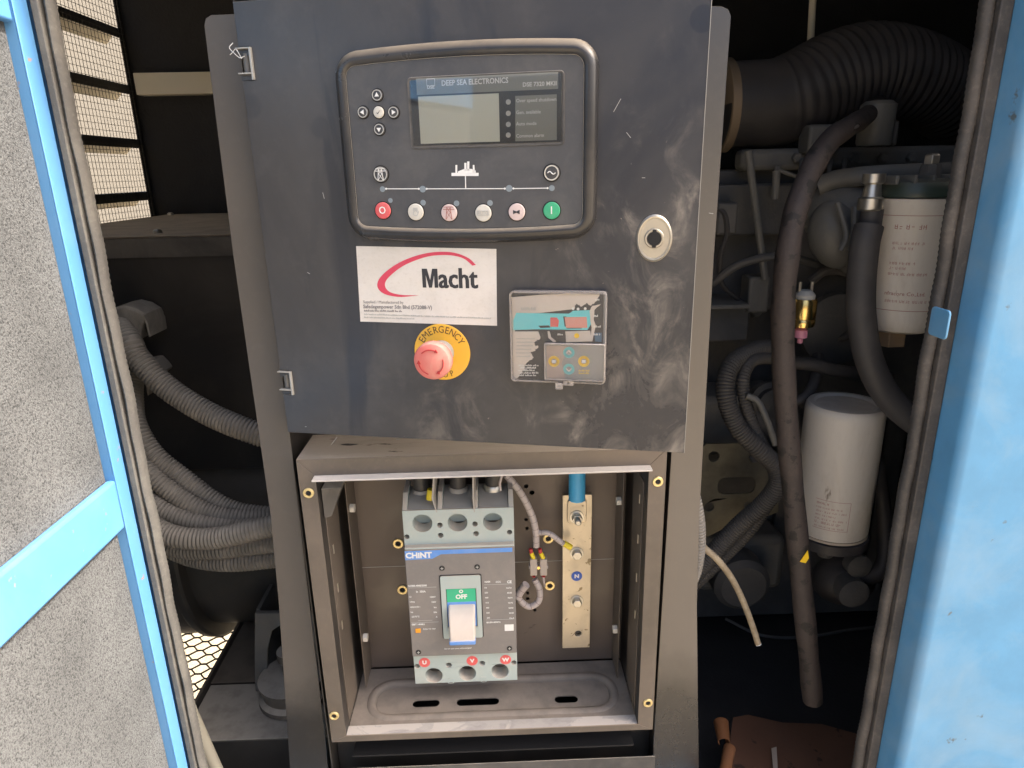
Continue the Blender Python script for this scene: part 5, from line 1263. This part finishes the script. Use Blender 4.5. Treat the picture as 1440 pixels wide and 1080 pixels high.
MB().tube([at(1110, 570, .2), at(1135, 555, .2), at(1147, 530, .22), at(1150, 500, .25)], .008, 12).build('coolant_pipe', HOSER, eng, world=True)
blob(at(1175, 430, .34), .05, .05, .06, 'pulley_boss', ENGINE); blob(at(1080, 590, .34), .06, .04, .05, 'casting_boss', ENGINE)
MB().lathe([(.05, 0), (.056, .004), (.056, .02), (.05, .024)], tuple(at(1170, 460, .30)), (0, -1, 0), 32).build('round_cover', ENGINE, eng, world=True)

# more of the engine: ribs, bolts, injector lines, brackets
for k in range(7):
    eb('block_rib', (1105 + k * 34, 590), (1111 + k * 34, 830), .425, .44, ENGINE, .002)
for k in range(6):
    q = at(1010 + k * 52, 438, .395); MB().lathe([(.010, 0), (.010, .007), (.007, .010)], tuple(q), (0, -1, 0), 6).build('block_bolt', CASTG, eng, world=True)
for k in range(5):
    q = at(1120 + k * 40, 222, .355); MB().lathe([(.008, 0), (.008, .006), (.006, .008)], tuple(q), (0, -1, 0), 6).build('rail_bolt', CASTG, eng, world=True)
for k in range(4):
    MB().tube([at(1128 + k * 20, 225, .34), at(1126 + k * 20, 245, .30), at(1136 + k * 16, 262, .29), at(1140 + k * 16, 300, .32)], .0034, 8).build('injector_line', CASTG, eng, world=True)
MB().tube([at(1140, 395, .25), at(1165, 380, .24), at(1198, 388, .24), at(1208, 430, .25), at(1196, 470, .27), at(1150, 480, .30)], .007, 10).build('oil_line', HOSER, eng, world=True)
MB().tube([at(1000, 400, .33), at(1040, 372, .31), at(1098, 360, .30), at(1150, 372, .30)], .006, 10).build('oil_line', ENGINE, eng, world=True)
MB().lathe([(.028, 0), (.032, .003), (.032, .014), (.024, .018), (.024, .030), (.014, .032)], tuple(at(1078, 560, .33)), (0, -1, 0), 28).build('plug_cover', ENGINE, eng, world=True)
MB().lathe([(.045, 0), (.05, .004), (.05, .05), (.04, .06)], tuple(at(1030, 800, .36)), (0, -1, 0), 32).build('starter_nose', ENGINE, eng, world=True)
MB().lathe([(.02, 0), (.024, .003), (.024, .03), (.012, .034)], tuple(at(1188, 820, .20)), (0, -1, 0), 24).build('pump_plug', ENGINE, eng, world=True)
MB().lathe([(.016, 0), (.019, .003), (.019, .02), (.01, .024)], tuple(at(1200, 788, .20)), (0, -1, 0), 20).build('pump_plug', ENGINE, eng, world=True)
eb('bracket', (1140, 175), (1180, 215), .33, .37, CASTG); eb('sensor_box', (1232, 170), (1262, 205), .30, .34, ENGINE)
MB().lathe([(.022, 0), (.024, .004), (.024, .055), (.018, .06)], tuple(at(1228, 205, .30)), (0, 0, 1), 24).build('breather_can', CASTG, eng, world=True)
MB().tube([at(1020, 870, .40), at(1070, 893, .38), at(1130, 896, .38), at(1200, 885, .40), at(1260, 880, .44)], .003, 8).build('lower_line', ENGINE, eng, world=True)
MB().tube([at(1234, 480, .16), at(1233, 520, .17), at(1236, 545, .2)], .006, 10).build('drain_tube', HOSER, eng, world=True)

# big corrugated air hose
def airhose():
    L = [(1010, 150, .40), (1045, 148, .40), (1085, 146, .40), (1120, 136, .40), (1165, 116, .41), (1215, 104, .42), (1265, 108, .43), (1310, 122, .45), (1355, 150, .48), (1410, 180, .52)]
    P_ = [at(*q) for q in L]; base = P_[4]
    root = thing('air_intake_hose', 'thick black ribbed air intake hose arching across the top of the engine bay', 'air hose', base)
    C_ = resample(catmull(P_, 10), .0028); nn = len(C_)
    def rf(i, t):
        r0 = .064 + .010 * math.exp(-((t - .42) / .2) ** 2)
        if t < .17: return r0 - .001
        return r0 * (1.0, 1.0, .985, .955, .955)[i % 5] if t > .17 else r0
    MB().tube(C_, .07, 40, smooth=0, rf=rf).build('ribbed_hose', HOSEB, root, world=True, smooth=60)
    a, b = C_[1], C_[5]; t = (b - a).normalized()
    q = at(1010, 150, .40)
    MB().lathe([(.0670, 0), (.0685, .001), (.0685, .013), (.0670, .014)], tuple(q), tuple(t), 48).build('hose_clamp', mat('dull_clamp', (.20, .15, .10), .5, .3, dust=.3), root, world=True)
    return root
airhose()
MB_ = cable('thin_pole', 'thin cream pole behind the arch of the air hose', 'pole', [at(1147, -60, .55), at(1143, 0, .55), at(1139, 70, .55)], .0058, CREAM)
# dusty drop hose with cut lower end
dh = thing('drain_hose', 'long dusty brown rubber hose hanging down the middle of the engine bay', 'hose', at(1142, 985, .06))
dhp = cp([(1245, 140, .42), (1215, 165, .26), (1194, 178, .17), (1165, 200, .12), (1138, 245, .09), (1117, 305, .07), (1106, 370, .06), (1101, 440, .06), (1102, 520, .06), (1108, 610, .06), (1117, 710, .06), (1127, 820, .06), (1137, 920, .06), (1143, 985, .06)])
MB().tube(dhp, .0140, 20, rf=lambda i, t: .0128 + .0005 * math.sin(i * .7) + .0012 * t).build('hose_wall', HOSED, dh, world=True)
MB().tube([at(1184, 190, .13), at(1206, 177, .15)], .0022, 8).build('clamp_screw', ZINC, dh, world=True)
t3 = [at(1125, 790, .0445), at(1136, 774, .0445), at(1137.5, 785, .0445), at(1133, 792, .0445)]
MB().add([tuple(p) for p in t3] + [tuple(p + Vector((0, .0006, 0))) for p in t3], [(0, 1, 2, 3), (7, 6, 5, 4)]).build('warning_triangle', WARN, dh, world=True)

# fuel filter
FY = .13
ffx = at(1284, 360, FY); 
top = at(1284, 279, FY).z; bot = at(1275, 452, FY).z; rf_ = (at(1340, 300, FY).x - at(1232, 300, FY).x) / 2
xcf = at(1232, 300, FY - .0).x + rf_
ff = thing('fuel_filter', 'upper white fuel filter with faded red print and brown hex bowl underneath', 'filter', (xcf, FY, bot - .01))
fo = Vector((xcf, FY, bot - .01)); H_ = top - bot + .004
MB().lathe([(.01, .000), (rf_ * .70, .001), (rf_ * .90, .005), (rf_ * .975, .012), (rf_, .022), (rf_, H_ + .001), (rf_ * 1.02, H_ + .003), (rf_ * 1.02, H_ + .007), (rf_ * .95, H_ + .008)], (0, 0, 0), (0, 0, 1), 56).build('canister', FILTER, ff)
MB().lathe([(rf_ * .98, H_ + .008), (rf_ * 1.06, H_ + .009), (rf_ * 1.08, H_ + .016), (rf_ * .98, H_ + .026), (rf_ * .7, H_ + .030)], (0, 0, 0), (0, 0, 1), 48).build('filter_head', mat('dark_green_head', (.02, .04, .035), .35, dust=.15, up=.4), ff)
MB().lathe([(.006, -.020), (.0205, -.020), (.0205, -.001), (.017, .002)], (-.008, -.0, 0), (0, 0, 1), 6).build('drain_bowl', BROWNHEX, ff, bevel=.001)
MB().cyl((.005, -.01, H_ + .028), .013, .018, (0, 0, 1), 8, .011).build('priming_boss', ENGINE, ff); MB().lathe([(.009, 0), (.009, .010), (.007, .012)], (.005, -.01, H_ + .046), (0, 0, 1), 6).build('head_bolt', ZINC, ff, bevel=.0005)
for k in range(5):
    a = (-.05 + k * .022)
    MB().box(a - .002, a + .002, -rf_ * .8, .02, H_ + .024, H_ + .034).build('cast_rib', CASTG, ff, bevel=.001)
pr_ = MB()
for zz in (H_ - .012, .033): MB().lathe([(rf_ + .0002, zz - .0003), (rf_ + .0003, zz), (rf_ + .0002, zz + .0003)], (0, 0, 0), (0, 0, 1), 56).build('red_line', PRINTB, ff)
def wt(t, x, z, s_, sx=1): pr_.text(t, s_, x, z, 0, 'LEFT', wrap=rf_ + .0003, sx=sx)
wt('nfracore Co.,Ltd.', -.047, .054, .0066); wt('FILTER, DV 12345-40168', -.040, .0445, .0050, .85) if False else None
pr_.build('filter_print', PRINTB, ff, smooth=0)
def curved_scrib(par, rad, x0, x1, z, h, m, seed):
    rr = random.Random(seed); x = x0; o = MB()
    while x < x1:
        for k in range(rr.randint(2, 5)):
            if x > x1: break
            for (dx, dz, ww, hh2) in ((0, .1, .12, .8), (.1, .5, .5, .12), (.45, 0, .12, 1.0), (.1, .05, .4, .12)):
                if rr.random() < .3: continue
                xa, xb = x + h * dx, x + h * (dx + ww); za, zb = z + h * dz, z + h * (dz + hh2)
                o.add([(rad * math.sin(q / rad), -rad * math.cos(q / rad), zz) for q, zz in ((xa, za), (xb, za), (xb, zb), (xa, zb))], [(0, 1, 2, 3)])
            x += h * .85
        x += h * .5
    return o.build('illegible_print', m, par, smooth=0)
for z_, x1_, h_ in ((H_ - .028, -.012, .0058), (H_ - .046, -.012, .0034), (H_ - .052, -.024, .0034), (H_ - .070, -.020, .0036), (H_ - .076, -.028, .0034), (H_ - .083, -.002, .0036), (.043, .008, .0036)):
    curved_scrib(ff, rf_ + .0004, -.046, x1_, z_, h_, PRINTB, int(z_ * 1e5))
for k in range(9): curved_scrib(ff, rf_ + .0004, .036, .046, H_ - .022 - k * .0085, .0034, PRINTB, 77 + k)
# pipe fitting and hose beside the filter
fh = thing('fuel_hose', 'dark rubber hose curving down from the fitting left of the upper filter', 'hose', at(1222, 330, .10))
MB().tube(cp([(1222, 318, .095), (1216, 345, .09), (1211, 400, .085), (1212, 450, .08), (1222, 505, .075), (1245, 553, .07), (1280, 588, .06), (1320, 612, .05)]), .0165, 20).build('hose_wall', HOSER, fh, world=True)
MB().cyl(tuple(at(1222, 330, .10)), .0125, .03, (0, 0, 1), 20).build('hose_neck', HOSER, fh, world=True)
MB().lathe([(.013, 0), (.0145, .002), (.0145, .014), (.011, .016), (.009, .030), (.0125, .032), (.0125, .042)], tuple(at(1223, 296, .10)), (0, 0, 1), 16).build('hose_fitting', ZINC, fh, world=True)
# oil filter
OY = .15
rfo = (at(1238, 600, OY).x - at(1134, 600, OY).x) / 2 * .98; xo = at(1134, 600, OY).x + rfo
zo1 = at(1186, 585, OY - rfo).z; zo0 = at(1180, 765, OY - rfo).z
of = thing('oil_filter', 'lower white canister oil filter standing upright behind the brown hose', 'filter', (xo, OY, zo0))
Ho = zo1 - zo0
MB().lathe([(rfo * .98, 0), (rfo, .004), (rfo, Ho - .012), (rfo * .985, Ho - .004), (rfo * .93, Ho), (rfo * .80, Ho + .0005), (rfo * .74, Ho - .003), (rfo * .3, Ho - .003), (0, Ho - .003)], (0, 0, 0), (0, 0, 1), 56).build('canister', FILTER, of)
MB().lathe([(rfo * .93, -.006), (rfo * 1.0, -.004), (rfo * 1.0, -.0005)], (0, 0, 0), (0, 0, 1), 56).build('gasket', mat('cream_gasket', (.45, .38, .3), .6), of)
MB().lathe([(rfo * .4, -.035), (rfo * .7, -.03), (rfo * 1.04, -.020), (rfo * 1.04, -.0065)], (0, 0, 0), (0, 0, 1), 40).build('filter_base', HOSEB, of)
bx_ = MB(); 
for (x0_, x1_, z0_, z1_) in ((-.048, -.002, .062, .0625), (-.048, -.002, .018, .0185), (-.0025, -.002, .018, .0625)):
    n_ = 6; 
    for i in range(n_):
        xa, xb = x0_ + (x1_ - x0_) * i / n_, x0_ + (x1_ - x0_) * (i + 1) / n_; q = rfo + .0003
        bx_.add([(q * math.sin(a / q), -q * math.cos(a / q), zz) for a, zz in ((xa, z0_), (xb, z0_), (xb, z1_), (xa, z1_))], [(0, 1, 2, 3)])
bx_.build('label_outline', PRINTB, of, smooth=0)
for k, (x1_, h_) in enumerate(((-.030, .004), (-.012, .0028), (-.006, .003), (-.02, .0028), (-.006, .003), (-.012, .004), (-.006, .0028))): curved_scrib(of, rfo + .0003, -.046, x1_, .055 - k * .0058, h_, PRINTB, 50 + k)
MB().tube(cp([(1232, 640, .24), (1243, 720, .22), (1244, 780, .2), (1232, 808, .19), (1200, 815, .19)]), .011, 14).build('coolant_pipe', HOSEB, eng, world=True)
blob(at(1185, 815, .22), .05, .04, .04, 'pump_housing', HOSEB); MB().cyl(tuple(at(1160, 780, .2)), .012, .05, (0, 0, 1), 12).build('bolt_boss', ENGINE, eng, world=True)
# brass pressure sender
sq = at(1126, 470, .16)
se = thing('pressure_sender', 'shiny brass sender with two studs and pink cap beside the brown hose', 'sensor', sq)
MB().lathe([(.0035, -.012), (.0035, -.006), (.0085, -.004), (.0085, .006), (.006, .008)], (0, 0, 0), (0, 0, 1), 16).build('pink_cap', PINKC, se)
MB().lathe([(.007, .009), (.0155, .012), (.0165, .016), (.0165, .020), (.0155, .022), (.0165, .024), (.0165, .046), (.0150, .049)], (0, 0, 0), (0, 0, 1), 32).build('brass_body', BRASS, se)
MB().lathe([(.013, .049), (.013, .054), (.008, .060)], (0, 0, 0), (0, 0, 1), 24).build('sender_top', PRINTG, se)
for s_ in (-1, 1): MB().cyl((s_ * .008, 0, .055), .0022, .016, (0, 0, 1), 10).build('stud', ZINC, se)
# conduits on the right
gR = 'dark corrugated conduits in the engine bay'
conduit('outer dark conduit looping round and down to the cabinet edge', cp([(1100, 490, .25), (1065, 492, .22), (1030, 512, .19), (1020, 550, .17), (1035, 597, .16), (1065, 630, .15), (1090, 655, .15), (1093, 682, .15), (1070, 712, .16), (1030, 748, .17), (970, 815, .18)]), .0135, CORRD, gR, .0042)
conduit('inner thin dark conduit inside the loop of the outer one', cp([(1100, 505, .24), (1062, 505, .20), (1046, 528, .18), (1047, 560, .17), (1060, 600, .165), (1080, 640, .165), (1092, 676, .17), (1078, 712, .185), (1045, 757, .19), (970, 830, .2)]), .0090, CORRD, gR, .0042)
conduit('short ribbed conduit bulging out beside the right cabinet flange', cp([(960, 660, .03), (976, 700, .02), (983, 750, .018), (978, 800, .02), (960, 840, .03)]), .0085, CORR, gR, .0042)
cable('breather_tube', 'small grey tube curling inside the conduit loop', 'tube', cp([(1050, 556, .16), (1066, 565, .155), (1078, 590, .15), (1086, 612, .15), (1090, 625, .15)]), .0045, CASTG)
# galvanised bracket
FK = Frame(at(1040, 760, .27))
bk = thing('lifting_bracket', 'galvanised bracket plate with round holes behind the dark conduits', 'bracket', FK)
bo = [FK.l(985, 632), FK.l(993, 624), FK.l(1075, 623), FK.l(1095, 640), FK.l(1095, 720), FK.l(1070, 730), FK.l(1035, 735), FK.l(985, 760)]
hl = [circ(.009, 16, *FK.l(1004, 642)), circ(.007, 16, *FK.l(1060, 642)), circ(.008, 16, *FK.l(997, 713)), circ(.007, 16, *FK.l(1052, 711)), rrect(.062, .030, .012, 4, *FK.l(1036, 683))]
MB().prism(bo, 0, .004, hl).build('bracket_plate', GALV, bk, bevel=.0008); x_, z_ = FK.l(1060, 642); MB().lathe([(.009, 0), (.009, .006), (.007, .008)], (x_, -.0005, z_), (0, -1, 0), 6).build('bracket_bolt', ENGINE, bk, bevel=.0006)
# loose cut cable
lc = thing('cut_cable', 'loose dirty beige cable with a bright cut end hanging right of the cabinet', 'cable', at(1067, 905, .05))
MB().tube(cp([(975, 755, .03), (990, 770, .02), (1010, 788, .02), (1030, 815, .03), (1046, 848, .04), (1058, 880, .045), (1066, 905, .05)]), .0042, 14).build('cable_sheath', CABLEC, lc, world=True)
e0 = at(1066, 905, .05); MB().tube([e0 + Vector((0, 0, 0.0005)), at(1067, 907, .049)], .0040, 12).build('cut_face', PRINTW, lc, world=True)
# brown cardboard on the floor
zcd = at(1100, 1015, .12).z
cd = thing('cardboard_sheet', 'torn curled brown cardboard sheet lying in the bottom of the engine bay', 'cardboard', (at(1100, 1060, .05).x, .1, zcd - .06))
def cpz(px, py, dz=0):
    p = atz(px, py, zcd + dz); return p
rows = []
for j, (pxs, pys) in enumerate((([1031, 1052, 1100, 1155, 1209, 1262], [1009, 1005, 1016, 1018, 1033, 1038]), ([1028, 1062, 1110, 1165, 1220, 1262], [1030, 1034, 1038, 1042, 1050, 1060]), ([1024, 1060, 1110, 1165, 1225, 1265], [1065, 1066, 1070, 1074, 1080, 1085]), ([1005, 1060, 1110, 1165, 1225, 1270], [1110, 1110, 1110, 1112, 1116, 1118]), ([1000, 1055, 1110, 1165, 1225, 1275], [1180] * 6))):
    rows.append([cpz(a, b, (-.006 + .004 * math.sin(a * .05 + j)) * (1 if a > 1030 else 0)) for a, b in zip(pxs, pys)])
cm = MB(); n = 6
for s_ in (0, -.002):
    k = len(cm.v); vv = [p + Vector((0, 0, s_)) for r_ in rows for p in r_]
    cm.add(vv, [(j * n + i, j * n + i + 1, (j + 1) * n + i + 1, (j + 1) * n + i) for j in range(4) for i in range(5)])
cb = cm.build('cardboard_panel', CARD, cd, world=True, smooth=60)
fl_ = MB(); q = [cpz(1085, 1052, .001), cpz(1092, 1050, .006), cpz(1094, 1085, .004), cpz(1088, 1087, .001)]
fl_.add(q + [p - Vector((0, 0, .002)) for p in q], [(0, 1, 2, 3), (7, 6, 5, 4), (0, 4, 5, 1), (2, 6, 7, 3), (1, 5, 6, 2), (3, 7, 4, 0)]); fl_.build('torn_strip', mat('pale_torn_paper', (.45, .36, .28), .8), cd, world=True)
cu = MB()
p, q = cpz(1014, 1016, .010), cpz(1018, 1044, .006)
N_ = 14
def curl(p, q, R0, t0, t1, th_=.0012):
    ax_ = (q - p).normalized(); u_ = Vector((1, 0, 0)); u_ = (u_ - ax_ * u_.dot(ax_)).normalized(); v_ = ax_.cross(u_); L_ = []
    for rr_ in (R0, R0 - th_):
        for e_, k_ in ((p, 1.0), (q, .78)):
            L_.append([e_ + (u_ * math.cos(R(t0 + (t1 - t0) * i / N_)) + v_ * math.sin(R(t0 + (t1 - t0) * i / N_))) * rr_ * k_ for i in range(N_ + 1)])
    V_ = L_[0] + L_[1] + L_[2] + L_[3]; n = N_ + 1; F_ = []
    for i in range(N_): F_ += [(i, i + 1, n + i + 1, n + i), (2 * n + i, 3 * n + i, 3 * n + i + 1, 2 * n + i + 1), (i, 2 * n + i, 2 * n + i + 1, i + 1), (n + i, n + i + 1, 3 * n + i + 1, 3 * n + i)]
    cu.add(V_, F_)
curl(p, q, .0115, -60, 230); curl(cpz(1026, 1052, .004), cpz(1014, 1110, .002), .009, -40, 200)
cu.build('curled_edge', mat('orange_brown_card', (.30, .115, .04), .35, dust=.2), cd, world=True)
